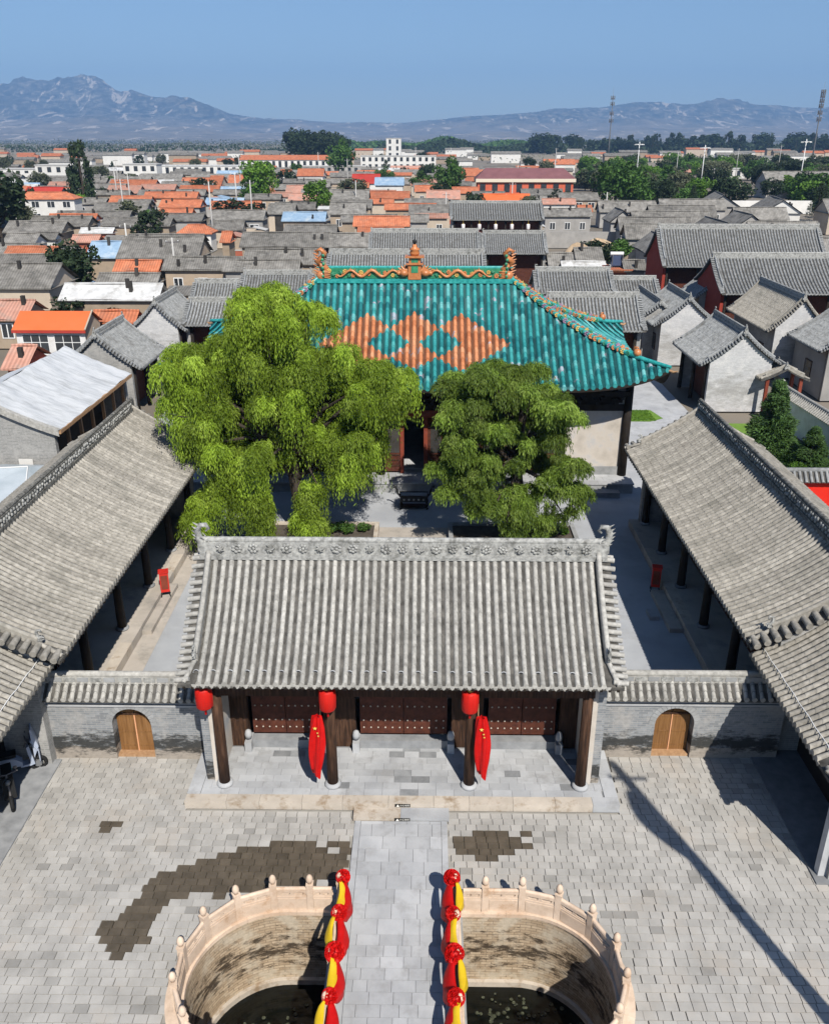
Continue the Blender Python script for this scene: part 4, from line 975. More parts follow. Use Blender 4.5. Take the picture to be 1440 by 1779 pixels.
for k in range(5): m2 = MB(); m2.ball((-.48+.24*k, -.268, .52), .055, 8, 5, (1, .25, 1)); m2.build('medallion', 'iron_pale', t)
for sx in (-1, 1):
    m2 = MB(); m2.tube([(sx*.68, 0, .6), (sx*.80, 0, .74), (sx*.84, 0, .95), (sx*.92, 0, 1.1), (sx*1.02, 0, 1.1)], [.05, .05, .05, .055, .075], 8); m2.build('handle', 'iron', t)
    for sy in (-1, 1): m2 = MB(); m2.tube([(sx*.62, sy*.22, .42), (sx*.68, sy*.25, .25), (sx*.62, sy*.23, .1), (sx*.68, sy*.26, .0)], [.07, .06, .045, .07], 8); m2.build('leg', 'iron', t)

# ------------------------------------------------------------------ main hall with the hipped turquoise roof
HY = 46.7; RL = 5.1; HX, HD = 12.4, 5.7; ZR, ZE = 10.1, 5.75
hall = thing('main_hall', 'large hall with hipped turquoise tiled roof patterned with orange diamonds', 'building', (0, HY, 0))
def hz(s): return ZR-(ZR-ZE)*(1.35*s-.35*s*s)
def hroof(x, y):
    """height of the roof over local (x, y)"""
    ax, ay = abs(x), abs(y); sf = ay/HD; ss = max(0, (ax-RL)/(HX-RL)); s = max(sf, ss)
    if sf >= ss: cl = ax/(RL+(HX-RL)*max(s, 1e-6))
    else: cl = ay/(HD*max(s, 1e-6))
    return hz(s)+1.05*s*s*min(1, cl)**7
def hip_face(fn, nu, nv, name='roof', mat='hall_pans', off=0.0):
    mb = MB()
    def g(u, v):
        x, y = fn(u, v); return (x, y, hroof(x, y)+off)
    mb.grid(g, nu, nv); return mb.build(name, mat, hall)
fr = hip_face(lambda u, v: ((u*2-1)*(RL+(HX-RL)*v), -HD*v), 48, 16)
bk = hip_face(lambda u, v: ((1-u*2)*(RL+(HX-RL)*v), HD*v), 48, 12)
eR = hip_face(lambda u, v: (RL+(HX-RL)*v, HD*v*(u*2-1)), 30, 16); eL = hip_face(lambda u, v: (-RL-(HX-RL)*v, HD*v*(1-u*2)), 30, 16)
mb = MB(); mb.grid(lambda u, v: ((u*2-1)*HX, (v*2-1)*HD, hroof((u*2-1)*HX, (v*2-1)*HD)-.16), 48, 30); mb.build('roof_soffit', 'dark_wood', hall)
mb = MB(); 
E = [((u/24*2-1)*HX, -HD) for u in range(49)]
for a, b, n in (((-HX, -HD), (HX, -HD), 60), ((HX, -HD), (HX, HD), 30), ((HX, HD), (-HX, HD), 30), ((-HX, HD), (-HX, -HD), 30)):
    for k in range(n):
        p = [(a[0]+(b[0]-a[0])*q/n, a[1]+(b[1]-a[1])*q/n) for q in (k, k+1)]
        mb.poly([(p[0][0], p[0][1], hroof(*p[0])), (p[1][0], p[1][1], hroof(*p[1])), (p[1][0], p[1][1], hroof(*p[1])-.17), (p[0][0], p[0][1], hroof(*p[0])-.17)])
mb.build('eave_fascia', 'dark_wood', hall)
def hall_row(x0y0, x1y1, r=.105, K=18, cap=True):
    mb = MB(); a = Vector(x0y0); b = Vector(x1y1); d = (b-a); side = Vector((-d.y, d.x)).normalized(); n = 4
    K = max(2, int(d.length/.34))
    for k in range(K):
        vs = []
        for t, rr in ((k/K, r*.90), ((k+1)/K+.006, r*1.06)):
            p = a+d*t; z = hroof(p.x, p.y)
            for q in range(n+1):
                w = math.pi*q/n; vs.append((p.x+side.x*rr*math.cos(w), p.y+side.y*rr*math.cos(w), z+rr*math.sin(w)*1.2+.005))
        m = n+1; mb.add(vs, [(q+1, q, m+q, m+q+1) for q in range(n)], True)
    if cap:
        p = b+d.normalized()*.01; z = hroof(b.x, b.y); N = 8
        mb.add([(p.x+side.x*r*1.1*math.cos(2*math.pi*q/N), p.y+side.y*r*1.1*math.cos(2*math.pi*q/N), z+.03+r*1.1*math.sin(2*math.pi*q/N)) for q in range(N)], [tuple(range(N))])
    return mb
n = int(2*HX/.35)
for k in range(n+1):
    x = -.35*n/2+k*.35; s0 = max(0, (abs(x)-RL)/(HX-RL))
    if s0 > .985: continue
    hall_row((x, -HD*s0-.02), (x, -HD)).build('tile_row', 'hall_tiles', fr)
for sx, e in ((1, eR), (-1, eL)):
    mb = MB()
    for k in range(33):
        y = -HD+.05+k*.354
        if abs(y) > HD-.1: continue
        s0 = abs(y)/HD; m1 = hall_row((sx*(RL+(HX-RL)*s0), y), (sx*HX, y))
        if sx > 0: m1.build('tile_row', 'hall_tiles', e)
        else: mb.add(m1.v, m1.f, True)
    if sx < 0: stuff(mb.build('tile_rows', 'hall_tiles', e))
mb = MB()
for k in range(n+1):
    x = -.35*n/2+k*.35; s0 = max(0, (abs(x)-RL)/(HX-RL))
    if s0 < .98: m1 = hall_row((x, HD*s0+.02), (x, HD)); mb.add(m1.v, m1.f, True)
stuff(mb.build('tile_rows', 'hall_tiles', bk))
# hip ridges with glazed flowers and a beast
def spaced(sx, sy, t): x, y = sx*(RL+(HX-RL)*t), sy*HD*t; return (x, y, hroof(x, y))
FLS = [flower_mesh(.15), leafy_mesh(.15)]
for sx in (-1, 1):
    for sy in (-1, 1):
        path = [spaced(sx, sy, k/20) for k in range(21)]; mb = MB()
        mb.tube([(p[0], p[1], p[2]+.14) for p in path[:17]], .15, 8); mb.tube([(p[0], p[1], p[2]+.10) for p in path[16:]], [.12, .115, .11, .10, .08], 8)
        h = mb.build('hip_ridge', 'glaze_teal', hall)
        q = 0
        for k in range(27):
            t = .03+k*.0275; x, y, z = spaced(sx, sy, t)
            if sy > 0 and sx < 0: continue
            for dy, dz in ((-.16, .12), (.0, .30)):
                o = link('glazed_flower', FLS[q % 2].copy() if False else FL_CACHE.setdefault((q % 2, q % 5), FLS[q % 2].copy()) if 'FL_CACHE' in globals() else globals().setdefault('FL_CACHE', {}).setdefault((q % 2, q % 5), FLS[q % 2].copy()), ('glaze_yellow', 'glaze_orange', 'glaze_green', 'glaze_orange', 'mauve')[q % 5], h, loc=(x-sx*dy*.5*0, y+dy*1.0 if sy < 0 else y+dy, z+dz), rot=(random.uniform(-.5, .5), random.uniform(0, 6), random.uniform(-.6, .6)))
                o.scale = [random.uniform(.75, 1.05)]*3; q += 1
        x, y, z = spaced(sx, sy, .80); mb = MB(); dragon(mb, .55, 1); mb.ball((.05, 0, .18), .2, 8, 6); mb.build('hip_beast', 'glaze_orange', h, loc=(x, y, z+.12), rot=(0, 0, math.atan2(sy*HD, sx*(HX-RL))))
        x, y, z = spaced(sx, sy, 1.0); m2 = MB(); m2.tube([(x-sx*.15, y-sy*.1, z-.05), (x+sx*.12, y+sy*.08, z-.12), (x+sx*.28, y+sy*.2, z-.05)], [.08, .07, .03], 6); m2.build('corner_spout', 'raw_wood', h)
# main ridge
mb = MB(); mb.box(-RL-.05, RL+.05, -.24, .24, ZR-.1, ZR+.12); mb.tube([(-RL-.05, 0, ZR+.70), (RL+.05, 0, ZR+.70)], .07, 8); mb.box(-RL+.2, RL-.2, -.10, .10, ZR+.12, ZR+.70)
rd = mb.build('ridge', 'glaze_teal', hall)
MB().box(-RL+.25, RL-.25, -.135, .135, ZR+.14, ZR+.66).build('ridge_panel', 'glaze_green', rd)
k = 0
for i in range(46):
    x = -4.7+i*.209
    if abs(x) < .62: continue
    o = link('relief_flower', FLW[0 if i % 2 else 1].copy() if (i < 4) else RF[i % 4], None, rd, loc=(x, -.16, ZR+.38+.14*math.sin(i*1.7)), rot=(0, random.uniform(0, 6), 0))
    if i < 4:
        globals().setdefault('RF', []).append(o.data); o.data.materials.clear(); o.data.materials.append(MATS[('glaze_green', 'glaze_yellow', 'glaze_green', 'glaze_orange')[i]])
    o.scale = [random.uniform(.9, 1.2)]*3
for s in (-1, 1):
    for c in (-1,):
        m2 = MB(); m2.tube([(s*(.85+.11*q), -.2, ZR+.40+.16*math.sin(q*.62)) for q in range(30)], [.035+.05*math.sin(math.pi*min(1, (q+2)/31)) for q in range(30)], 7)
        for q in range(3, 28, 2): m2.tube([(s*(.85+.11*q), -.2, ZR+.44+.16*math.sin(q*.62)), (s*(.80+.11*q), -.22, ZR+.60+.14*math.sin(q*.62))], [.03, .004], 4)
        m2.ball((s*.82, -.22, ZR+.42), .11, 8, 6, (1.2, .9, 1)); m2.build('ridge_dragon', 'glaze_orange', rd)
    # end beast: tall coiled dragon
    m2 = MB(); X = s*(RL-.18)
    m2.ball((X, -.02, ZR+.25), .24, 10, 7, (.95, .7, 1.1)); m2.tube([(X-s*.1, 0, ZR+.4), (X-s*.25, 0, ZR+.62), (X-s*.02, 0, ZR+.8), (X+s*.16, 0, ZR+.95), (X-s*.05, 0, ZR+1.15), (X-s*.18, 0, ZR+1.38), (X, 0, ZR+1.58), (X+s*.16, 0, ZR+1.48), (X+s*.10, 0, ZR+1.34)], [.18, .17, .155, .15, .14, .13, .11, .085, .05], 8)
    for q in range(9): m2.tube([(X+s*.12, 0, ZR+.3+q*.14), (X+s*(.34 if q % 2 else .28), 0, ZR+.40+q*.14)], [.07, .012], 5)
    for q in range(5): m2.tube([(X-s*.15, -.15, ZR+.2+q*.07), (X-s*.42, -.12, ZR+.12+q*.09)], [.06, .015], 5)
    m2.v = [(X+(v[0]-X)*1.2, v[1]*1.3, ZR+(v[2]-ZR)*1.02) for v in m2.v]; b_ = m2.build('ridge_beast', 'glaze_orange', rd)
    m2 = MB()
    for q in range(6): m2.ball((X-s*(.1+.05*(q % 2)), -.2, ZR+.25+q*.21), .09, 7, 5, (1, .6, 1))
    m2.build('beast_scales', 'glaze_green', b_)
# central finial: lions, little tower and jar
m2 = MB(); m2.box(-.27, .27, -.22, .22, ZR+.1, ZR+.85); m2.box(-.36, .36, -.28, .28, ZR+.85, ZR+.93); m2.box(-.24, .24, -.2, .2, ZR+.93, ZR+1.2); m2.box(-.4, .4, -.3, .3, ZR+1.2, ZR+1.29)
for s in (-1, 1):
    for q in range(7): a = -.3+q*.32; m2.tube([(s*.3, -.05, ZR+.42), (s*(.3+.5*math.cos(a)), -.08, ZR+.42+.42*math.sin(a))], [.13, .03], 6)
    m2.ball((s*.45, -.16, ZR+.42), .2, 8, 6)
m2.v = [(v[0]*1.25, v[1]*1.25, v[2]) for v in m2.v]; cf = m2.build('ridge_tower', 'glaze_orange', rd)
m2 = MB(); m2.lathe([(.2, ZR+1.29), (.27, ZR+1.42), (.22, ZR+1.55), (.3, ZR+1.62), (.12, ZR+1.72), (.10, ZR+1.85)], n=10); m2.build('tower_lotus', 'glaze_orange', cf)
m2 = MB(); m2.box(-.18, .18, -.292, -.26, ZR+.45, ZR+.78); m2.box(-.18, .18, -.262, -.24, ZR+.96, ZR+1.17); m2.build('tower_niche', 'glaze_green', cf)
m2 = MB(); m2.lathe([(.05, ZR+1.85), (.10, ZR+1.95), (.09, ZR+2.05), (.03, ZR+2.12), (.015, ZR+2.35)], n=8); m2.build('finial_jar', 'iron', cf)
# body of the hall
FY = 43.25-HY
mb = MB(); mb.box(-10.8, 10.8, FY+.6, 4.4, .5, .6); mb.build('hall_floor', 'slab', hall)
mb = MB(); mb.box(-10.9, 10.9, 4.0, 4.4, .5, 5.6); mb.build('rear_wall', 'brick_house', hall)
for s in (-1, 1): a, b = sorted((s*10.9, s*10.5)); MB().box(a, b, FY+.02, 4.0, .5, 5.4).build('end_wall', 'brick_house', hall)
HC = MB(); HC.lathe([(.23, .55), (.22, 3), (.20, 5.4)], n=14); HC = HC.mesh('column'); HC.materials.append(MATS['dark_wood'])
for x in (-11.05, -7.75, -4.55, -1.75, 1.75, 4.55, 7.75, 11.05): link('column', HC, None, hall, loc=(x, FY-.12, 0))
for s in (-1, 1):
    a, b = sorted((s*7.95, s*10.83)); w = MB().box(a, b, FY-.02, FY+.3, 1.0, 4.15).build('front_wall', 'plaster', hall)
    MB().box(a, b, FY-.10, FY+.25, .5, 1.0).build('plinth', 'brick_plain', w)
    for (c, d) in ((4.75, 7.55), (1.95, 4.35)):
        a, b = sorted((s*c, s*d)); nl = 3
        for q in range(nl):
            xa, xb = a+(b-a)*q/nl, a+(b-a)*(q+1)/nl; dl = MB().box(xa+.02, xb-.02, FY, FY+.07, .65, 3.7).build('door_leaf', 'door_red', hall)
            MB().box(xa+.10, xb-.10, FY-.012, FY, 1.7, 3.5).build('lattice_panel', 'soot_dark', dl)
            for zz in (.95, 1.3, 1.55): MB().box(xa+.06, xb-.06, FY-.03, FY, zz, zz+.06).build('door_rail', 'old_wood', dl)
# centre bay: one doorway open, frames either side
for a, b in ((-1.6, -.62), (.68, 1.6)):
    dl = MB().box(a, b, FY, FY+.07, .65, 3.65).build('door_leaf', 'door_red', hall); MB().box(a+.2, b-.15, FY-.012, FY, 1.7, 3.4).build('lattice_panel', 'soot_dark', dl)
    for zz in (.95, 1.25, 1.55): MB().box(a+.15, b-.1, FY-.03, FY, zz, zz+.06).build('door_rail', 'old_wood', dl)
for x in (-.62, .62): MB().box(x-.1, x+.1, FY-.06, FY+.12, .55, 3.66).build('door_frame', 'lacquer_red', hall)
MB().box(-1.75, 1.75, FY-.10, FY+.14, 3.66, 4.05).build('door_lintel', 'lacquer_red', hall)
MB().box(-11.0, 11.0, FY-.04, FY+.25, 4.05, 4.4).build('tie_beam', 'dark_wood', hall)
MB().box(-11.0, 11.0, FY+.05, FY+.2, 4.4, 5.9).build('bracket_board', 'dark_wood', hall)
BK = MB(); BK.box(-.09, .09, -.95, .05, 4.75, 4.87); BK.box(-.28, .28, -.12, .02, 4.55, 4.7); BK.box(-.36, .36, -.5, -.36, 4.9, 5.02); BK.box(-.42, .42, -.92, -.78, 5.12, 5.24); BK.box(-.09, .09, -1.3, -.2, 5.0, 5.12); BK.box(-.09, .09, -.16, .02, 4.4, 4.56); BK = BK.mesh('bracket_set'); BK.materials.append(MATS['dark_wood'])
for k in range(23): link('bracket_set', BK, None, hall, loc=(-10.45+k*.95, FY, 0))
MB().box(-10.9, 10.9, FY-1.35, FY-1.2, 5.2, 5.42).build('eave_purlin', 'dark_wood', hall)
# ------------------------------------------------------------------ neighbouring tiled halls and houses
def mid_house(name, label, X, Y, rz, L, df, db, zr, ze, wall, tile='tile_cool', group=None, front='dark', near_end=None, gable_mat=None, ridge_h=.34, pitch=.26, r=.085, mode='joined', beasts=.55, rear=True, over=.7):
    P = thing(name, label, 'building', (X, Y, 0), rz, group)
    tile_roof(P, L, df, db, zr, ze, ze, pitch=pitch, r=r, mode=mode, tile=tile, ridge_h=ridge_h, ridge='none', dragons=beasts, gable_w=.32, low_beast=False)
    for s in (-1, 1): gable_wall(P, s*(L/2-.32)-.15, s*(L/2-.32)+.15, df-over, db-over, zr, ze, ze, gable_mat or wall, inset=over, drop=.13)
    if front == 'dark':
        w = MB().box(-L/2+.4, L/2-.4, -(df-over-.9), -(df-over-1.1), 0, ze+.5).build('front_wall', 'door_red', P); n = max(2, int(L/3))
        for k in range(n+1): m2 = MB(); m2.lathe([(.15, 0), (.13, ze+.15)], (-L/2+.6+k*(L-1.2)/n, -(df-over), 0), 8); m2.build('column', 'dark_wood', P)
        MB().box(-L/2+.4, L/2-.4, -(df-over-.1), -(df-over+.1), ze-.3, ze+.1).build('eave_beam', 'dark_wood', P)
    else:
        w = MB().box(-L/2+.4, L/2-.4, -(df-over), -(df-over-.25), 0, ze+.22).build('front_wall', wall if front == 'wall' else front, P); n = max(1, int(L/3.2))
        for k in range(n): x = -L/2+.4+(k+.5)*(L-.8)/n; f = MB().box(x-.6, x+.6, -(df-over)-.04, -(df-over), 1.0, 2.3).build('window', 'old_wood', w); MB().box(x-.52, x+.52, -(df-over)-.05, -(df-over)-.04, 1.08, 2.22).build('pane', 'glass', f)
    MB().box(-L/2+.4, L/2-.4, db-over-.25, db-over, 0, ze+.2).build('rear_wall', wall, P); return P
hp = math.pi/2
mid_house('red_walled_hall', 'big grey roofed hall with dark red end wall behind the white gabled houses', 36.2, 81.6, 0, 19.4, 4.3, 4.3, 7.05, 4.5, 'red_wall', pitch=.3, r=.1, ridge_h=.45)
mid_house('red_walled_hall', 'farther grey roofed hall with dark red end wall and high left eave', 33.3, 95.4, 0, 17.0, 4.3, 4.3, 8.3, 5.0, 'red_wall', pitch=.3, r=.1, ridge_h=.45)
WG = 'white gabled houses'
mid_house('white_gabled_house', 'white gabled grey house touching the far side of the striped grey hall', 21.5, 73.0, -hp, 7.0, 2.75, 2.75, 5.3, 3.2, 'brick_white', front='brick_house')
mid_house('white_gabled_house', 'white gabled grey house with red wall under its eave beside the turquoise roof tip', 21.5, 60.0, -hp, 7.0, 2.75, 2.75, 5.3, 3.2, 'brick_white')
mid_house('white_gabled_house', 'largest white gabled house with a brownish roof in front of the red walled hall', 28.8, 70.3, -hp, 9.6, 2.5, 2.5, 6.0, 3.6, 'brick_white', tile='tile_warm', front='brick_house')
mid_house('grey_gabled_house', 'small grey house squeezed between the two red walled halls', 27.6, 84.5, -hp, 5.0, 2.2, 2.2, 5.0, 3.2, 'brick_house', front='brick_house', ridge_h=.25)
mid_house('grey_brick_house', 'blue-grey brick house with an upturned eave at the frame edge by the tile capped wall', 30.6, 62.2, -hp, 6.0, 2.9, 2.9, 5.4, 3.5, 'render_grey', front='wall')
mid_house('striped_hall', 'striped grey tiled hall just behind the turquoise hip', 13.2, 66.7, 0, 7.2, 3.0, 3.0, 6.0, 4.0, 'brick_house')
mid_house('striped_hall', 'striped grey tiled hall in front of the orange flat roof', 13.8, 80.3, 0, 7.0, 2.8, 2.8, 6.05, 4.5, 'brick_house')
mid_house('striped_hall', 'long striped grey hall rising behind the ornate turquoise ridge', -1.2, 82.2, 0, 14.4, 4.0, 4.0, 7.25, 4.9, 'brick_house', ridge_h=.45)
mid_house('striped_hall', 'striped grey roof with dark ridge ends behind the long striped hall', .4, 110.6, 0, 13.4, 3.6, 3.6, 6.45, 4.3, 'brick_house', pitch=.3, ridge_h=.45)
mid_house('striped_hall', 'plain grey roof joined to the striped roof left of the dirt mounds', 11.3, 111.2, 0, 7.8, 3.6, 3.6, 6.3, 4.3, 'brick_house', mode='coarse')
mid_house('striped_hall', 'striped grey roof rising above the big willow crown', -12.8, 80.0, 0, 6.4, 3.0, 3.0, 5.75, 4.0, 'brick_house')
mid_house('striped_hall', 'small striped roof left of the big willow top', -16.2, 70.0, 0, 4.6, 2.6, 2.6, 5.0, 3.6, 'brick_house', beasts=False)
mid_house('striped_hall', 'low grey corridor roof with a dark opening beside the striped hall', 19.6, 82.3, 0, 4.8, 2.4, 2.4, 5.0, 3.7, 'brick_house', beasts=False)
mid_house('striped_hall', 'low grey corridor roof left of the striped roof above the willow', -18.0, 78.5, 0, 4.2, 2.4, 2.4, 5.2, 3.7, 'brick_house', beasts=False)
mid_house('grey_corridor', 'grey corridor roof running back beside the striped hall', 19.8, 75.6, -hp, 8.0, 1.9, 1.9, 4.6, 3.4, 'brick_house', beasts=False)
mid_house('dark_fronted_hall', 'grey roofed hall with a dark open front hung with pale lanterns', 12.0, 150.2, 0, 15.0, 4.2, 4.2, 7.3, 5.0, 'brick_house', pitch=.4, r=.12, mode='coarse', front='dark')
for k in range(5): lantern((6.5+k*2.6, 145.4, 4.0), 'pale lantern hanging in the dark fronted hall', 1.3, 'lanterns of the dark fronted hall').children[0].data.materials[0] = MATS['white_paint']
mid_house('grey_gabled_house', 'grey gabled house touching the white sheeted roof', -20.7, 58.0, hp, 6.0, 2.8, 2.8, 5.3, 3.2, 'brick_house', tile='tile_cool')
mid_house('grey_gabled_house', 'pale gabled grey house farther behind the orange roofed white house', -20.35, 70.4, hp, 6.6, 2.3, 2.3, 5.3, 3.2, 'brick_white', tile='tile_cool')
# small red-posted gate roof by the pines
P = thing('garden_gate', 'small tiled gate roof on red posts beside the pine', 'gate', (24.2, 56.6, 0), -hp)
tile_roof(P, 1.9, 1.6, 1.6, 3.2, 2.45, 2.45, mode='joined', tile='tile_warm', ridge_h=.25, ridge='none', dragons=.4, low_beast=False, gable_tiles=False)
for x in (-.7, .7):
    for y in (-1.1, 1.1): MB().box(x-.1, x+.1, y-.1, y+.1, 0, 2.5).build('post', 'lacquer_red', P)
MB().box(-.8, .8, -.06, .06, 0, 2.4).build('gate_leaf', 'white_wall', P)
def cap_wall(name, label, a, b, h, mat, capmat='tile'):
    A, B = Vector((*a, 0)), Vector((*b, 0)); L = (B-A).length; rz = math.atan2(B.y-A.y, B.x-A.x); t = thing(name, label, 'wall', tuple((A+B)/2), rz)
    MB().box(-L/2, L/2, -.17, .17, 0, h).build('wall_face', mat, t)
    mb = MB(); mb.prism([(-L/2, -.42, h), (-L/2, .42, h), (-L/2, .04, h+.42), (-L/2, -.04, h+.42)], (L, 0, 0)); c = mb.build('wall_cap', 'tile_bed', t)
    mb = MB(); mb.tube([(-L/2, 0, h+.46), (L/2, 0, h+.46)], .11, 8); mb.build('cap_ridge', capmat, t)
    mb = MB()
    for k in range(int(L/.24)):
        for s in (-1, 1): mb.tube([(-L/2+(k+.5)*.24, s*.06, h+.42), (-L/2+(k+.5)*.24, s*.45, h+.03)], .07, 6)
    stuff(mb.build('cap_tiles', capmat, c)); return t
cap_wall('white_compound_wall', 'white wall with grey tile cap running past the pines', (23.6, 54.6), (24.2, 43.5), 2.0, 'white_wall', 'tile')
cap_wall('red_compound_wall', 'bright red wall with grey tile cap behind the side hall ridge', (15.9, 36.2), (24.0, 36.2), 3.0, 'banner_red', 'tile_cool')
cap_wall('rear_compound_wall', 'low grey wall with tile cap closing the yard behind the side hall', (16.2, 43.0), (16.2, 36.5), 2.2, 'brick_house', 'tile')
# lawn and yard surfaces
mb = MB(); mb.poly([(13.55, 54.3, .02), (15.3, 54.3, .02), (16.3, 55.0, .02), (15.9, 56.9, .02), (13.9, 56.9, .02)]); g = struct(mb.build('lawn', 'grass'))
mb = MB(); mb.poly([(16.6, 37, .004), (23.8, 37, .004), (23.4, 54, .004), (19, 54, .004), (16.6, 45, .004)]); struct(mb.build('yard_lawn', 'grass'))
mb = MB(); mb.poly([(13.0, 50, .006), (18.4, 50, .006), (18.4, 70, .006), (13.0, 70, .006)]); struct(mb.build('side_yard', 'slab'))
V = []; F = []; S = []
for _ in range(1500):
    x, y = random.uniform(13.8, 15.7), random.uniform(54.4, 56.8); k = len(V); a = random.uniform(0, 6); h = random.uniform(.05, .1)
    V += [(x, y, .015), (x+.05*math.cos(a), y+.05*math.sin(a), .015), (x+.05*math.cos(a)+.02, y+.05*math.sin(a), h), (x+.02, y, h)]; F.append((k, k+1, k+2, k+3)); S.append(random.uniform(.8, 1.3))
tag(stuff(fast_mesh('lawn_grass', V, F, 'leaf_bright', S)), 'small bright green lawn beside the turquoise hall', 'grass')

# building with the white sheeted roof
P = thing('sheeted_house', 'brick building with a white sheeted roof and open timber side', 'building', (-21.2, 46.0, 0), hp)
L = 11.2; df, zr, ze = 3.8, 5.5, 3.8
mb = MB()
def wr(u, v): return 1+.0
mb.grid(lambda u, v: (-L/2+L*u, -df*v, pz(v, zr, ze, .25)+.02*math.sin(u*40+v*7)+.018*math.sin(v*31+u*11)+.025*math.sin(u*13+3*v)), 60, 20)
mb.grid(lambda u, v: (L/2-L*u, df*v, pz(v, zr, ze, .25)), 4, 8)
mb.grid(lambda u, v: (-L/2+L*u, -df*v, pz(v, zr, ze, .25)-.14), 4, 8); mb.build('sheeted_roof', 'film', P)
MB().box(-L/2, L/2, -df-.03, -df+.09, ze-.2, ze-.02).build('eave_board', 'raw_wood', P)
mb = MB()
for k in range(12):
    t0, t1 = k/12, (k+1)/12
    mb.add([(-L/2-.16, -df*t0, pz(t0, zr, ze, .25)+.05), (-L/2+.12, -df*t0, pz(t0, zr, ze, .25)+.05), (-L/2+.12, -df*t1, pz(t1, zr, ze, .25)+.05), (-L/2-.16, -df*t1, pz(t1, zr, ze, .25)+.05), (-L/2-.16, -df*t0, pz(t0, zr, ze, .25)-.28), (-L/2-.16, -df*t1, pz(t1, zr, ze, .25)-.28)], [(0, 1, 2, 3), (0, 3, 5, 4)])
mb.build('gable_coping', 'tile', P)
for s in (-1, 1): gable_wall(P, s*(L/2-.2)-.15, s*(L/2-.2)+.15, df-.35, df-.35, zr, ze, ze, 'brick_house', c=.25, inset=.35, drop=.16)
for k in range(7): x = -L/2+.4+k*(L-.8)/6; m2 = MB(); m2.box(x-.08, x+.08, -df+.45, -df+.61, 0, ze-.1); m2.build('post', 'raw_wood', P)
MB().box(-L/2+.3, L/2-.3, -df+.43, -df+.63, 1.6, 1.78).build('rail', 'raw_wood', P)
MB().box(-L/2+.3, L/2-.3, -df+1.9, -df+2.05, 0, ze+.5).build('inner_wall', 'dark_wood', P); MB().box(-L/2+.3, L/2-.3, df-.6, df-.35, 0, ze).build('rear_wall', 'brick_house', P)
f = MB().box(-L/2-.06, -L/2-.03, -2.2, -1.5, 1.4, 2.3).build('blocked_window', 'render_white', P); MB().box(-L/2-.07, -L/2-.03, -.4, .3, 1.3, 2.7).build('doorway', 'soot_dark', P)  # doorway is a dark panel, painted for the shade within
t = thing('plastic_shed', 'low shed roofed with pale translucent plastic sheet', 'shed', (-19.2, 37.7, 0))
mb = MB(); mb.add([(-1.9, -2.3, 1.9), (1.7, -2.0, 1.9), (1.5, 2.1, 2.2), (-1.9, 2.2, 2.2), (-1.2, 0, 2.75), (.9, .6, 2.65)], [(0, 1, 5, 4), (1, 2, 5), (2, 3, 4, 5), (3, 0, 4)]); mb.build('sheet_roof', 'plastic_sheet', t)
MB().box(-1.8, 1.4, -1.9, 2.0, 0, 1.9).build('wall', 'brick_plain', t)
for a, b in (((-1.2, 0, 2.77), (.9, .6, 2.67)), ((.9, .6, 2.67), (1.7, -2.0, 1.92))): m2 = MB(); m2.tube([a, b], .03, 5); m2.build('frame_pole', 'white_paint', t)
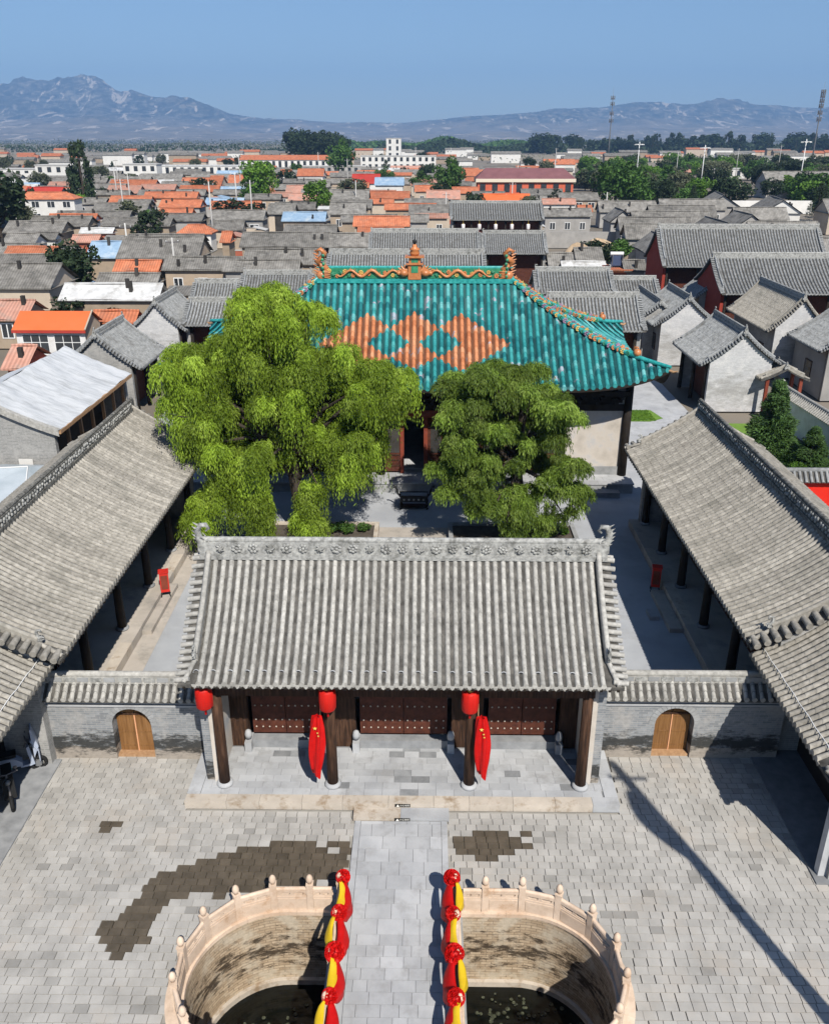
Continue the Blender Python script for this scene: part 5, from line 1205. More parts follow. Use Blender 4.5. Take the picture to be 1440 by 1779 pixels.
# ------------------------------------------------------------------ village: left eave end, right eave end, eave distance, eave height, half depth, ridge height, roof, wall, style
HOUSES = [
   (-88.3, -74.2, 194.0, 5.2, 2.6, 6.4, 'roof_orange', 'render_white', 'hw2'),
   (-68.9, -59.9, 165.1, 3.2, 2.0, 4.2, 'roof_orange', 'render_white', 'gw'),
   (-71.9, -57.2, 176.5, 3.0, 1.9, 3.9, 'roof_grey', 'render_grey', 'g'),
   (-102.3, -87.0, 296.8, 3.0, 3.3, 4.6, 'roof_orange', 'render_tan', 'g'),
   (-89.0, -79.5, 255.3, 3.0, 3.7, 4.8, 'roof_pinkish', 'render_tan', 'g'),
   (-69.3, -55.9, 225.1, 3.6, 2.5, 4.8, 'roof_orange', 'render_tan', 'gw'),
   (-52.7, -45.9, 179.2, 2.8, 2.7, 4.1, 'roof_orange', 'mud', 'gc'),
   (-39.7, -33.8, 144.6, 3.0, 2.3, 4.1, 'roof_orange', 'render_white', 'h'),
   (-101.8, -97.3, 255.1, 3.0, 2.8, 4.3, 'roof_orange', 'render_tan', 'g'),
   (-56.0, -50.4, 146.3, 2.9, 1.3, 3.5, 'roof_white', 'brick_red', 'gw'),
   (-60.5, -55.5, 135.7, 3.0, 1.7, 3.8, 'roof_grey', 'render_white', 'gw'),
   (-52.4, -45.9, 110.4, 3.2, 2.6, 4.4, 'roof_orange', 'render_tan', 'g'),
   (-42.1, -36.0, 85.5, 3.6, 3.8, 5.4, 'roof_grey', 'render_tan', 'g'),
   (-43.2, -38.8, 113.9, 3.0, 3.3, 4.6, 'roof_blue', 'mud', 'gc'),
   (-35.6, -30.2, 101.9, 3.0, 1.9, 3.9, 'roof_orange', 'mud', 'gc'),
   (-34.3, -24.7, 82.6, 3.0, 2.2, 4.1, 'roof_white', 'mud', 'g'),
   (-38.5, -28.0, 111.8, 3.2, 4.3, 5.3, 'roof_grey', 'mud', 'gc'),
   (-29.8, -20.5, 101.5, 3.2, 2.3, 4.3, 'roof_grey', 'mud', 'gc'),
   (-34.5, -27.8, 93.3, 3.0, 1.5, 3.7, 'roof_grey', 'mud', 'gc'),
   (-27.7, -23.8, 72.6, 2.8, 1.4, 3.5, 'roof_orange', 'mud', 'g'),
   (-37.8, -34.0, 74.7, 2.6, 2.6, 3.8, 'roof_pinkish', 'mud', 'g'),
   (-29.2, -27.3, 59.1, 2.2, 2.3, 3.3, 'roof_pinkish', 'brick_red', 'g'),
   (-24.7, -12.6, 120.9, 3.6, 3.1, 5.1, 'roof_grey', 'mud', 'gc'),
   (-20.9, -11.5, 103.5, 3.6, 2.8, 4.9, 'roof_grey', 'mud', 'gc'),
   (-22.3, -13.6, 99.2, 3.4, 1.9, 4.3, 'roof_grey', 'render_grey', 'gc'),
   (-13.0, -6.8, 121.0, 3.6, 3.0, 5.0, 'roof_grey', 'mud', 'gc'),
   (-30.9, -25.3, 178.7, 3.4, 3.3, 5.0, 'roof_grey', 'render_tan', 'gd'),
   (-35.9, -30.0, 150.4, 3.0, 2.6, 4.2, 'roof_grey', 'render_tan', 'g'),
   (-29.9, -28.2, 132.1, 3.0, 2.4, 4.2, 'roof_orange', 'mud', 'g'),
   (-23.2, -14.1, 291.0, 4.0, 5.3, 6.5, 'roof_red', 'render_white', 'gw'),
   (-24.3, -16.8, 278.9, 3.4, 2.5, 4.6, 'roof_orange', 'render_tan', 'g'),
   (-14.1, -5.7, 258.6, 5.0, 3.8, 6.8, 'roof_blue', 'render_white', 'gw'),
   (-12.5, -6.8, 208.4, 3.4, 1.8, 4.3, 'roof_orange', 'render_tan', 'gc'),
   (-11.9, -2.2, 153.4, 3.4, 2.8, 4.7, 'roof_orange', 'render_tan', 'gd'),
   (-21.7, -12.9, 213.3, 3.2, 5.2, 5.7, 'roof_grey', 'mud', 'gc'),
   (-18.8, -11.4, 180.1, 3.2, 3.9, 5.1, 'roof_grey', 'mud', 'gc'),
   (-47.9, -37.8, 344.7, 4.2, 4.7, 6.5, 'roof_orange', 'render_white', 'gw'),
   (-59.6, -54.9, 377.9, 3.4, 3.9, 5.3, 'roof_orange', 'render_white', 'gw'),
   (-56.5, -49.4, 252.1, 3.2, 3.1, 4.7, 'roof_blue', 'render_grey', 'g'),
   (-69.3, -64.8, 292.9, 3.2, 5.6, 5.9, 'roof_orange', 'render_tan', 'g'),
   (-66.1, -57.4, 308.4, 3.2, 4.9, 5.6, 'roof_orange', 'render_tan', 'g'),
   (-38.3, -31.2, 252.3, 3.2, 3.7, 5.0, 'roof_pinkish', 'mud', 'g'),
   (13.3, 20.3, 345.5, 4.2, 6, 6.7, 'roof_orange', 'render_tan', 'g'),
   (13.3, 25.1, 215.5, 3.6, 2.8, 4.9, 'roof_bright', 'brick_red', 'g'),
   (26.4, 34.0, 204.0, 3.6, 2.0, 4.6, 'roof_pinkish', 'render_white', 'gw'),
   (31.4, 34.4, 185.3, 3.4, 2.0, 4.4, 'roof_orange', 'render_white', 'g'),
   (-1.6, 4.8, 169.7, 3.4, 1.3, 4.0, 'roof_pinkish', 'render_tan', 'g'),
   (-2.8, 5.0, 257.5, 3.4, 2.9, 4.8, 'roof_orange', 'render_tan', 'g'),
   (7.5, 14.8, 249.3, 3.4, 3.0, 4.8, 'roof_orange', 'mud', 'g'),
   (23.0, 32.3, 173.9, 3.4, 2.5, 4.6, 'roof_grey', 'render_grey', 'gc'),
   (63.8, 80.8, 502.1, 4.2, 5.2, 6.7, 'roof_orange', 'render_white', 'gw'),
   (21.3, 24.2, 101.2, 3.2, 2.2, 4.3, 'roof_orange', 'brick_red', 'f'),
   (19.3, 22.9, 111.8, 3.0, 2.6, 4.2, 'roof_grey', 'mud', 'gc'),
   (15.2, 18.4, 106.5, 3.0, 2.4, 4.2, 'roof_grey', 'mud', 'gc'),
   (23.1, 25.8, 101.2, 3.2, 1.9, 4.1, 'roof_grey', 'render_grey', 'gc'),
   (16.5, 21.8, 104.5, 3.0, 1.2, 3.6, 'roof_white', 'render_grey', 'g'),
   (-52.7, -48.4, 133.7, 2.8, 1.7, 3.6, 'roof_pinkish', 'brick_red', 'g'),
   (-61.3, -56.3, 129.8, 2.8, 2.8, 4.1, 'roof_grey', 'render_white', 'gw'),
   (-102.0, -92.5, 230.2, 3, 5.2, 5.5, 'roof_red', 'render_white', 'g'),
   (-3.6, 1.1, 163.5, 3.2, 2.3, 4.3, 'roof_grey', 'render_grey', 'g'),
   (0.5, 9.1, 228.2, 3.2, 3.8, 5.0, 'roof_pinkish', 'render_tan', 'g'),
]
RN = {'roof_orange': 'orange tiled', 'roof_bright': 'bright orange', 'roof_grey': 'grey tiled', 'roof_pinkish': 'faded pink tiled', 'roof_white': 'white sheeted', 'roof_blue': 'pale blue', 'roof_red': 'deep red'}
WN = {'render_white': 'white', 'render_tan': 'tan', 'render_grey': 'grey', 'mud': 'brown mud', 'brick_red': 'red brick'}
def vhouse(x0, x1, ye, ze, d, zr, rm, wm, st, label=None, group=None, rz=0, detail=True, name='village_house'):
    L = x1-x0; D = 2*d; hip = 'h' in st; flat = 'f' in st
    if label is None:
        ex = ' and front windows' if 'w' in st else (' and stub chimneys' if 'c' in st else (' and a dark open front' if 'd' in st else ''))
        cx_, cy_ = (x0+x1)/2, ye+d; lm = min(LAND, key=lambda q: math.hypot(q[0]-cx_, q[1]-cy_)); where = f' near the {lm[2]}' if math.hypot(lm[0]-cx_, lm[1]-cy_) < 45 else ' in the far village'
        big = 'long ' if x1-x0 > 11 else 'small ' if x1-x0 < 6 else ''
        label = f'{big}{RN[rm]} house with {WN[wm]} walls{ex}{where}'
        if len(label.split()) > 16: label = f'{RN[rm]} house with {WN[wm]} walls{ex.replace("and ", "")}{where}'
        if len(label.split()) > 16: label = f'{RN[rm]} {WN[wm]} house{where}'
        group = label
    P = thing(name, label, 'house', ((x0+x1)/2, ye+d, 0), rz, group); o = .35; hl = L/2
    mb = MB(); mb.box(-hl+o, hl-o, -d+o, d-o, 0, ze-.05)
    if not hip and not flat:
        zt = zr-.12
        mb.prism([(-hl+o, -d+o, ze-.05), (-hl+o, d-o, ze-.05), (-hl+o, 0, zt)], (L-2*o, 0, 0))
    w = mb.build('wall', wm, P)
    mb = MB(); nn = 8 if detail else 3; sag = .05 if detail else 0; sd_ = random.uniform(0, 9)
    def J(u, v): return sag*math.sin(u*7+sd_)*math.sin(v*3+sd_)
    hx = min(d*.9, hl*.5) if hip else 0
    for sg in (-1, 1):
        def fn(u, v, sg=sg):
            e = hl-(hx*(1-v)); x = -e+2*e*u; z = zr-(zr-ze)*v+J(u, v)
            return (x if sg < 0 else -x, sg*d*v, z)
        mb.grid(fn, nn, 3, False)
    if hip:
        for s in (-1, 1): mb.add([(s*(hl-hx), 0, zr), (s*hl, -d, ze), (s*hl, d, ze)], [(0, 1, 2) if s > 0 else (0, 2, 1)])
    if flat: mb = MB(); mb.box(-hl, hl, -d, d, ze-.1, ze+.12)
    mb.add([(-hl, -d, ze), (hl, -d, ze), (hl, -d, ze-.14), (-hl, -d, ze-.14), (hl, d, ze-.14), (-hl, d, ze-.14)], [(0, 3, 2, 1), (3, 5, 4, 2)])
    r = mb.build('roof', rm, P)
    if detail and not flat: mb = MB(); mb.tube([(-hl+hx, 0, zr+.03), (0, 0, zr+.03+sag), (hl-hx, 0, zr+.03)], .11, 5); mb.build('roof_ridge', rm, r)
    if detail and ('w' in st or 'd' in st or random.random() < .35):
        n = max(1, int(L/3.0)); two = '2' in st
        for k in range(n):
            x = -hl+o+(k+.5)*(L-2*o)/n
            for zb in ((.9, 3.4) if two else (.9,)):
                hh = min(1.35, ze-zb-.35); ww = .85 if 'w' in st else .55
                if 'd' in st: MB().box(x-1.2, x+1.2, -d+o-.03, -d+o, .1, ze-.3).build('open_bay', 'soot_dark', w); continue  # dark panel on the wall imitates shade inside an open bay
                f = MB().box(x-ww, x+ww, -d+o-.05, -d+o, zb, zb+hh).build('window', 'white_paint', w)
                MB().box(x-ww+.09, x-.05, -d+o-.06, -d+o-.05, zb+.09, zb+hh-.09).build('pane', 'glass', f); MB().box(x+.05, x+ww-.09, -d+o-.06, -d+o-.05, zb+.09, zb+hh-.09).build('pane', 'glass', f)
    if 'c' in st or (detail and random.random() < .4):
        for k in range(max(1, int(L/4.5))):
            x = -hl+.8+random.random()*(L-1.6); y = random.choice((-.45, -.2, -.7))*d; zc = zr-(zr-ze)*abs(y)/d
            MB().box(x-.16, x+.16, y-.16, y+.16, zc-.15, zc+random.uniform(.55, 1.0)).build('chimney', 'soot_dark', r)
    return P
LAND = [(-88, 236, 'tall dark poplar'), (-44, 246, 'big bright green tree'), (28, 268, 'red school building'), (-38, 97, 'white patched roof'), (12, 150, 'dark fronted hall'), (-71, 152, 'dark edge tree'), (-40, 198, 'dark spreading bush'), (-20, 545, 'long white block'), (-78, 520, 'long orange roof'), (-150, 380, 'white blocks'), (-29, 70, 'white sheeted roof'), (-10, 120, 'striped temple roofs'), (-18, 290, 'deep red roof'), (26, 130, 'dirt mounds'), (-25, 216, 'small bright tree'), (122, 625, 'slim telecom mast')]
TAKEN = []
def taken(x0, x1, y0, y1, m=.8): return any(x0-m < b and x1+m > a and y0-m < d and y1+m > c for a, b, c, d in TAKEN)
for h in HOUSES: TAKEN.append((h[0], h[1], h[2], h[2]+2*h[4])); vhouse(*h)
TAKEN += [(22, 47, 64, 102), (9, 24, 60, 90), (-9, 7, 77, 88), (-8, 17, 106, 116), (4, 20, 144, 156), (-24, -16, 52, 76), (-27, -16, 38, 53), (-17, -9, 70, 85), (-13, 13, 38, 56), (15, 34, 118, 152)]
# the white-fronted orange roofed house nearest the temple
def white_house():
    P = thing('orange_roofed_house', 'white house with a bright orange roof and big windows beside the sheeted roof', 'house', (-29.4, 70.4, 0)); hl = 2.95; d = 2.1; ze, zr = 3.0, 4.15
    mb = MB(); mb.box(-hl+.2, hl-.2, -d+.35, d-.3, 0, ze-.05); mb.prism([(-hl+.2, -d+.35, ze-.05), (-hl+.2, d-.3, ze-.05), (-hl+.2, 0, zr-.12)], (2*hl-.4, 0, 0)); mb.build('side_wall', 'render_tan', P)
    MB().box(-hl+.18, hl-.18, -d+.30, -d+.345, 0, ze-.2).build('front_wall', 'white_wall', P)
    mb = MB(); mb.grid(lambda u, v: (-hl+2*hl*u, -d*v, zr-(zr-ze)*v), 2, 2, False); mb.grid(lambda u, v: (hl-2*hl*u, d*v, zr-(zr-ze)*v), 2, 2, False); r = mb.build('roof', 'roof_bright', P)
    MB().box(-hl, hl, -d-.02, -d+.1, ze-.22, ze-.02).build('eave_board', 'roof_red', r)
    m2 = MB(); m2.tube([(hl-.02, -d, ze+.04), (hl-.02, 0, zr+.06)], .07, 5); m2.build('verge', 'render_tan', r)
    for xa, xb in ((-2.3, -.2), (.25, 2.4)):
        f = MB().box(xa, xb, -d+.26, -d+.298, 1.1, 2.62).build('window', 'white_paint', P); n = 3
        for k in range(n):
            a = xa+.06+k*(xb-xa-.06)/n; b = a+(xb-xa-.06)/n-.06
            MB().box(a, b, -d+.245, -d+.259, 1.16, 1.95).build('pane', 'glass', f); MB().box(a, b, -d+.245, -d+.259, 2.02, 2.56).build('pane', 'glass', f)
white_house(); TAKEN.append((-33, -26, 67, 73))
# red school with purple roof
P = thing('school_building', 'long red orange building with purple hipped roof and cream cornice', 'building', (28.8, 268.0, 0)); hl = 14.2; d = 5.2
MB().box(-hl+.6, hl-.6, -d+.6, d-.6, 0, 5.6).build('wall', 'school_red', P)
MB().box(-hl, hl, -d, d, 5.6, 6.5).build('cornice', 'cream', P)
mb = MB(); mb.add([(-hl, -d, 6.5), (hl, -d, 6.5), (hl, d, 6.5), (-hl, d, 6.5), (-hl+3, 0, 9.2), (hl-3, 0, 9.2)], [(0, 1, 5, 4), (1, 2, 5), (2, 3, 4, 5), (3, 0, 4)]); mb.build('roof', 'roof_purple', P)
for k in range(8):
    x = -12.2+k*3.48; f = MB().box(x-.8, x+.8, -d+.52, -d+.6, 2.9, 5.2).build('window', 'glass', P); MB().box(x-.8, x+.8, -d+.50, -d+.6, .6, 2.6).build('window_apron', 'white_wall' if k % 3 else 'school_red', P)
TAKEN.append((12, 46, 258, 280))
# two-storey and long white buildings at the far edge of the village
def block(x0, x1, y, h, dep, wall, roof, label, nst=2, pitched=0):
    P = thing('apartment_block', label, 'building', ((x0+x1)/2, y, 0)); hl = (x1-x0)/2
    MB().box(-hl, hl, 0, dep, 0, h).build('wall', wall, P)
    if pitched: mb = MB(); mb.add([(-hl-.4, -.4, h), (hl+.4, -.4, h), (hl+.4, dep+.4, h), (-hl-.4, dep+.4, h), (-hl, dep/2, h+pitched), (hl, dep/2, h+pitched)], [(0, 1, 5, 4), (2, 3, 4, 5), (1, 2, 5), (3, 0, 4)]); mb.build('roof', roof, P)
    else: MB().box(-hl-.2, hl+.2, -.2, dep+.2, h, h+.35).build('roof', roof, P)
    n = max(2, int(2*hl/3.4)); sh = h/nst
    for s in range(nst):
        for k in range(n): x = -hl+(k+.5)*2*hl/n; MB().box(x-.8, x+.8, -.06, 0, s*sh+1.0, s*sh+sh-.55).build('window', 'glass', P)
    TAKEN.append((x0, x1, y-3, y+dep+3))
def bpx(*a): block(*a)
block(-157, -142, 372, 7, 8, 'render_white', 'concrete', 'white two storey block left of the dark poplar with six windows')
block(-182, -164, 392, 5, 8, 'render_white', 'concrete', 'low white block at the village edge with a flat roof')
block(-126, -112, 386, 7, 8, 'render_white', 'concrete', 'white two storey block just right of the dark poplar')
block(-128, -82, 440, 5, 10, 'render_white', 'roof_white', 'long white roofed shed at the far edge of the village', 1)
block(-104, -52, 520, 6, 10, 'render_white', 'roof_orange', 'long white building with orange roof behind the big green tree', 1, 2.5)
block(-38, 6, 545, 7.5, 10, 'render_white', 'concrete', 'long white two storey block with a blue tinted base', 2)
block(-27, -17, 640, 17, 12, 'render_white', 'concrete', 'tall pale block standing above the long white building', 4)
block(-64, -30, 470, 4, 8, 'render_grey', 'concrete', 'long grey flat roofed shed in front of the white block', 1)
block(128, 165, 430, 4, 8, 'render_white', 'concrete', 'long low white shed beyond the trees on the tower side', 1)
block(80, 100, 395, 3, 6, 'render_white', 'concrete', 'low white wall-like building by the lamp posts', 1)
# grey courtyard complex behind the red walled halls
CG = 'grey roofed courtyard houses behind the red walled halls'
def ch(X, Y, L, d, rz, ze=3.2, rise=1.9, wall='render_grey', label='grey roofed courtyard house in the dense block behind the red walled halls', group=CG):
    P = vhouse(X-L/2, X+L/2, Y-d, ze, d, ze+rise, 'roof_grey', wall, 'g', label, group, rz, True, 'courtyard_house')
    hx = L/2 if abs(math.sin(rz)) < .5 else d; hy = d if abs(math.sin(rz)) < .5 else L/2; TAKEN.append((X-hx, X+hx, Y-hy, Y+hy))
for (X, Y, L, d, rz) in ((32, 122, 9, 2.6, hp), (38, 118, 12, 2.8, 0), (48, 130, 14, 2.8, 0), (40, 134, 9, 2.6, hp), (47, 146, 12, 2.8, hp), (56, 142, 11, 2.8, 0), (38, 150, 12, 2.6, 0), (44, 163, 14, 2.8, 0), (56, 160, 10, 2.7, hp), (50, 178, 13, 2.8, 0), (63, 172, 10, 2.6, 0), (42, 190, 12, 2.6, 0), (36, 168, 8, 2.4, hp), (57, 196, 14, 3, 0), (52, 118, 12, 2.6, 0), (62, 124, 11, 2.6, hp), (34, 138, 7, 2.4, 0)): ch(X, Y, L, d, rz)
ch(66, 206, 16, 3.6, hp-.18, 3.6, 2.2, 'render_grey', 'long grey roof running away beside the white gabled house on the tower side', 'x1'); ch(72, 188, 16, 3.8, hp-.18, 3.6, 2.3, 'render_white', 'white gabled long grey roof below the tall mast', 'x2')
ch(83, 178, 12, 3.8, 0, 4.0, 2.2, 'render_tan', 'grey roofed hall with pale brown end wall at the frame edge', 'x3'); ch(119, 290, 28, 5.5, 0, 4.6, 3.0, 'render_grey', 'very long grey roofed hall with a dark front below the right mast', 'x4')
mb = MB(); mb.box(64, 95, 225, 226, 0, 3); tag(mb.build('grey_boundary_wall', 'render_white'), 'long pale boundary wall behind the grey courtyard block', 'wall')
tag(MB().box(20, 33, 152, 152.5, 0, 2.6).build('grey_boundary_wall', 'render_grey'), 'long grey wall behind the dirt mounds', 'wall')
# dirt mounds and scrub
def mound(x, y, r, h, label):
    mb = MB(); sd_ = random.uniform(0, 9); mb.grid(lambda u, v: (x+r*v*math.cos(6.283*u)*(1+.2*math.sin(6.283*u*3+sd_)), y+r*.6*v*math.sin(6.283*u), h*(math.cos(math.pi*v)+1)/2*(1+.2*math.sin(6.283*u*2+sd_))-.1), 16, 6); tag(mb.build('dirt_mound', 'dirt_mound'), label, 'dirt mound')
mound(22, 128, 5, 3.0, 'tan dirt mound left of the dark bushes'); mound(31, 126, 5, 3.2, 'tan dirt mound right of the dark bushes'); mound(27, 140, 7, 2.5, 'broad dirt mound behind the dark bushes')
t = thing('solar_heater', 'dark blue solar water heater standing on the orange flat roof', 'solar heater', (22.6, 103.2, 3.3)); m2 = MB(); m2.cbox((0, 0, .8), (1.4, .08, 1.3), rx=-.5); m2.build('tube_panel', 'solar', t); m2 = MB(); m2.tube([(-.75, .35, 1.5), (.75, .35, 1.5)], .22, 10); m2.build('tank', 'white_paint', t); m2 = MB(); m2.box(-.6, -.55, -.3, .4, 0, 1.4); m2.box(.55, .6, -.3, .4, 0, 1.4); m2.build('stand', 'steel', t)
# the rest of the village, row by row
FILL = 0; FARV = MB()
y = 92.0
while y < 640:
    half = .52*y+6; x = -half-.10*y-4
    while x < half:
        L = random.uniform(7, 13) if y < 330 else random.uniform(10, 20); d = random.uniform(2.3, 3.2); ze = random.uniform(2.7, 3.3); jy = random.uniform(-2, 2)
        right = x > .15*y and y < 340
        skip = right or taken(x, x+L, y+jy, y+jy+2*d) or (y < 118 and x > -20) or random.random() < (.1 if y < 330 else .3) or (x > .1*y and y >= 340 and random.random() < .6)
        if not skip and FILL < 250:
            q = random.random(); rm = 'roof_grey' if q < .68 else 'roof_orange' if q < .81 else 'roof_pinkish' if q < .90 else 'roof_white' if q < .95 else 'roof_blue' if q < .97 else 'roof_grey'
            wm = random.choice(('mud', 'mud', 'render_tan', 'render_grey', 'render_white', 'brick_red')) if rm != 'roof_grey' else random.choice(('mud', 'mud', 'render_grey', 'render_tan'))
            vhouse(x, x+L, y+jy, ze, d, ze+d*random.uniform(.38, .5), rm, wm, 'g'+random.choice(('', '', 'c', 'w')), detail=y < 330); FILL += 1
        x += L+random.uniform(.6, 3.5)
    y += 9.5+y*.028

# yard walls, lean-to sheds and odd heaps between the houses
YW = ('render_tan', 'mud', 'render_grey', 'brick_red'); NW = {'render_tan': 'tan', 'mud': 'brown mud', 'render_grey': 'grey', 'brick_red': 'red brick'}
for k in range(260):
    y = 88+(random.random()**1.6)*330; x = random.uniform(-.5*y, .14*y)
    if y < 125 and x > -22: continue
    if random.random() < .5:
        L = random.uniform(3, 8); rz = random.choice((0, math.pi/2)); hx, hy = (L/2, .2) if rz == 0 else (.2, L/2)
        if taken(x-hx, x+hx, y-hy, y+hy, .1): continue
        m = random.choice(YW); t = thing('yard_wall', f'low {NW[m]} yard wall between the village houses', 'wall', (x, y, 0), rz, f'{NW[m]} yard walls of the village'); h = random.uniform(1.6, 2.3)
        MB().box(-L/2, L/2, -.13, .13, -.1, h).build('wall_face', m, t); MB().box(-L/2-.03, L/2+.03, -.18, .18, h, h+.12).build('wall_cap', random.choice(('roof_grey', 'roof_orange', 'concrete')), t)
    else:
        w, d_, h = random.uniform(2, 4.5), random.uniform(1.8, 3), random.uniform(1.9, 2.6)
        if taken(x-w/2, x+w/2, y-d_/2, y+d_/2, .1): continue
        rm = random.choice(('concrete', 'roof_grey', 'roof_blue', 'roof_white', 'roof_pinkish', 'roof_grey')); rn = {'concrete': 'concrete', 'roof_grey': 'grey', 'roof_blue': 'blue', 'roof_white': 'white', 'roof_pinkish': 'pinkish'}[rm]; m = random.choice(YW)
        t = thing('yard_shed', f'small {NW[m]} shed with a {rn} lean-to roof in a village yard', 'shed', (x, y, 0), random.choice((0, math.pi/2, math.pi)), f'{NW[m]} sheds with {rn} roofs')
        MB().box(-w/2, w/2, -d_/2, d_/2, -.1, h).build('wall', m, t); MB().prism([(-w/2-.15, -d_/2-.2, h), (-w/2-.15, d_/2+.2, h+.5), (-w/2-.15, d_/2+.2, h+.6), (-w/2-.15, -d_/2-.2, h+.1)], (w+.3, 0, 0)).build('roof', rm, t)
        MB().box(-.4, .4, -d_/2-.03, -d_/2, 0, 1.8).build('door', 'soot_dark', t)
# ------------------------------------------------------------------ vegetation
def quads_from(c, t, nrm, ln, wd):
    """leaf quads at c with long axis t, normal-ish nrm"""
    t = t/np.linalg.norm(t, axis=1, keepdims=True); b = np.cross(t, nrm); b /= np.linalg.norm(b, axis=1, keepdims=True)+1e-9
    ln = ln[:, None]; wd = wd[:, None]
    V = np.stack([c-t*ln/2, c+b*wd/2, c+t*ln/2, c-b*wd/2], 1).reshape(-1, 3); F = np.arange(len(V)).reshape(-1, 4); return V, F
def strands(clumps, n_per_m2, reach, length, ln, wd, step, seedv):
    """drooping twigs: each clump is a mound whose twigs spread from its crown and hang down"""
    g = np.random.default_rng(seedv); C = []; T = []; S = []
    for (x, y, z, r, hang) in clumps:
        n = int(n_per_m2*r*r*12); az = g.uniform(0, 2*np.pi, n); rad = r*np.sqrt(g.uniform(0.0, 1, n))
        st = np.stack([x+rad*np.cos(az), y+rad*np.sin(az), z+.55*r*np.sqrt(np.clip(1-(rad/r)**2, 0, 1))+g.normal(0, .06, n)], 1)
        Lh = hang*g.uniform(.45, 1.0, n)*(.35+.65*rad/r); out = np.stack([np.cos(az), np.sin(az), np.zeros(n)], 1)
        cs = g.uniform(.5, 1.25)
        k = int(length/step)
        sway = g.normal(0, .10, (n, 3)); sway[:, 2] = 0
        for i in range(k):
            f = i/k
            p = st+out*(reach*r*(1-np.exp(-3*f)))[..., None] if False else st+out*(reach*r*(1-math.exp(-2.6*f)))+sway*f
            p = p.copy(); p[:, 2] -= Lh*f**1.5
            d = out*(reach*r*2.6*math.exp(-2.6*f))+sway; d = d.copy(); d[:, 2] -= Lh*1.5*f**.5+.05
            p += g.normal(0, .045, p.shape); d += g.normal(0, .35, d.shape)*np.linalg.norm(d, axis=1, keepdims=True)*.6
            keep = g.uniform(0, 1, n) < .86
            C.append(p[keep]); T.append(d[keep]); S.append(np.full(keep.sum(), cs)*g.uniform(.75, 1.2, keep.sum()))
    C = np.concatenate(C); T = np.concatenate(T); S = np.concatenate(S); nr = g.normal(0, 1, C.shape)+np.array([0, -.2, .6])
    V, F = quads_from(C, T, nr, g.uniform(.7, 1.3, len(C))*ln, g.uniform(.7, 1.3, len(C))*wd)
    return V, F, S
W1 = [(-6.0, 11.0), (-4.4, 10.8), (-7.3, 9.5), (-8.8, 8.2), (-5.9, 9.6), (-3.6, 9.1), (-9.3, 8.7), (-2.2, 8.0), (-1.0, 7.3), (-4.6, 7.4), (-6.5, 7.2), (-8.2, 6.8), (-9.6, 6.8), (-2.7, 5.9), (-1.4, 5.7), (-4.2, 5.8), (-6.0, 5.0), (-7.7, 5.0), (-8.9, 5.3), (-7.1, 3.2), (-8.2, 3.4), (-6.6, 2.4), (-4.1, 3.5), (-3.9, 2.5), (-2.3, 4.7), (-8.8, 2.7), (-5.0, 8.4), (-7.0, 10.9), (-9.7, 7.8), (-.9, 7.9)]
W2 = [(3.5, 7.9), (5.0, 7.6), (2.3, 6.9), (3.8, 6.2), (5.5, 6.0), (2.0, 5.3), (6.0, 6.8), (2.9, 4.4), (4.6, 4.4), (6.1, 4.2), (2.2, 3.5), (3.7, 2.8), (5.2, 2.7), (6.6, 2.3), (6.6, 3.4), (4.2, 1.9), (5.5, 1.7), (3.2, 2.3), (1.8, 4.3)]
def willow(base, front, yf, depth, rr, hang, label, mat, dens, seedv, limbs):
    t = thing('willow_tree', label, 'tree', base); g = random.Random(seedv)
    cl = []
    cx = sum(p[0] for p in front)/len(front)
    for (x, z) in front:
        z -= .35
        cl.append((x-base[0], yf-base[1]+g.uniform(-.5, .6), z, rr*g.uniform(.8, 1.15), hang*g.uniform(.75, 1.2)))
        if z > 4.3: cl.append((cx+(x-cx)*.85-base[0]+g.uniform(-.5, .5), yf-base[1]+depth*g.uniform(.45, .6), z+g.uniform(-.1, .3), rr*1.1, hang))
        if z > 3.6 and g.random() < .8: cl.append((cx+(x-cx)*.8-base[0]+g.uniform(-.6, .6), yf-base[1]+depth*g.uniform(.85, 1.1), z+g.uniform(-.6, .1), rr*1.1, hang))
    sprays = []                         # each bough carries several small hanging sprays of its own
    for (x, y, z, r, h) in cl:
        for q in range(5):
            a_ = g.uniform(0, 6.28); d_ = r*math.sqrt(g.random())*1.05
            sprays.append((x+d_*math.cos(a_), y+d_*math.sin(a_), z+g.uniform(-.55, .45)*r*1.3, r*g.uniform(.30, .62), h*g.uniform(.35, 1.0)))
    V, F, S = strands(sprays, dens, .40, 1.5, .165, .036, .10, seedv)
    fast_mesh('crown', V, F, mat, S, parent=t)
    mb = MB(); tops = []
    mb.tube([(0, 0, -.05), (-.08, .02, 1.4), (-.28, .05, 3.0), (-.35, .1, 4.4)], [.36, .30, .27, .20], 10)
    for k, (x, y, z, r, h) in enumerate(cl):
        if k % 2 == 0 or z > 7:
            s = (-.3, .08, g.uniform(2.8, 4.3)); e = Vector((x, y, z)); m = Vector(s).lerp(e, .5)+Vector((0, 0, .5)); mb.tube([s, tuple(m), tuple(e)], [.13, .08, .025], 6)
    mb.build('trunk', 'bark', t); return t
willow((-5.0, 36.2, 0), W1, 34.5, 3.6, .78, 2.7, 'large bright green weeping willow in front of the turquoise roof', 'leaf_willow', 58, 11, 9)
willow((5.0, 36.3, 0), W2, 34.8, 2.6, .80, .9, 'smaller bushier willow beside the hall doorway', 'leaf_willow_olive', 62, 12, 7)

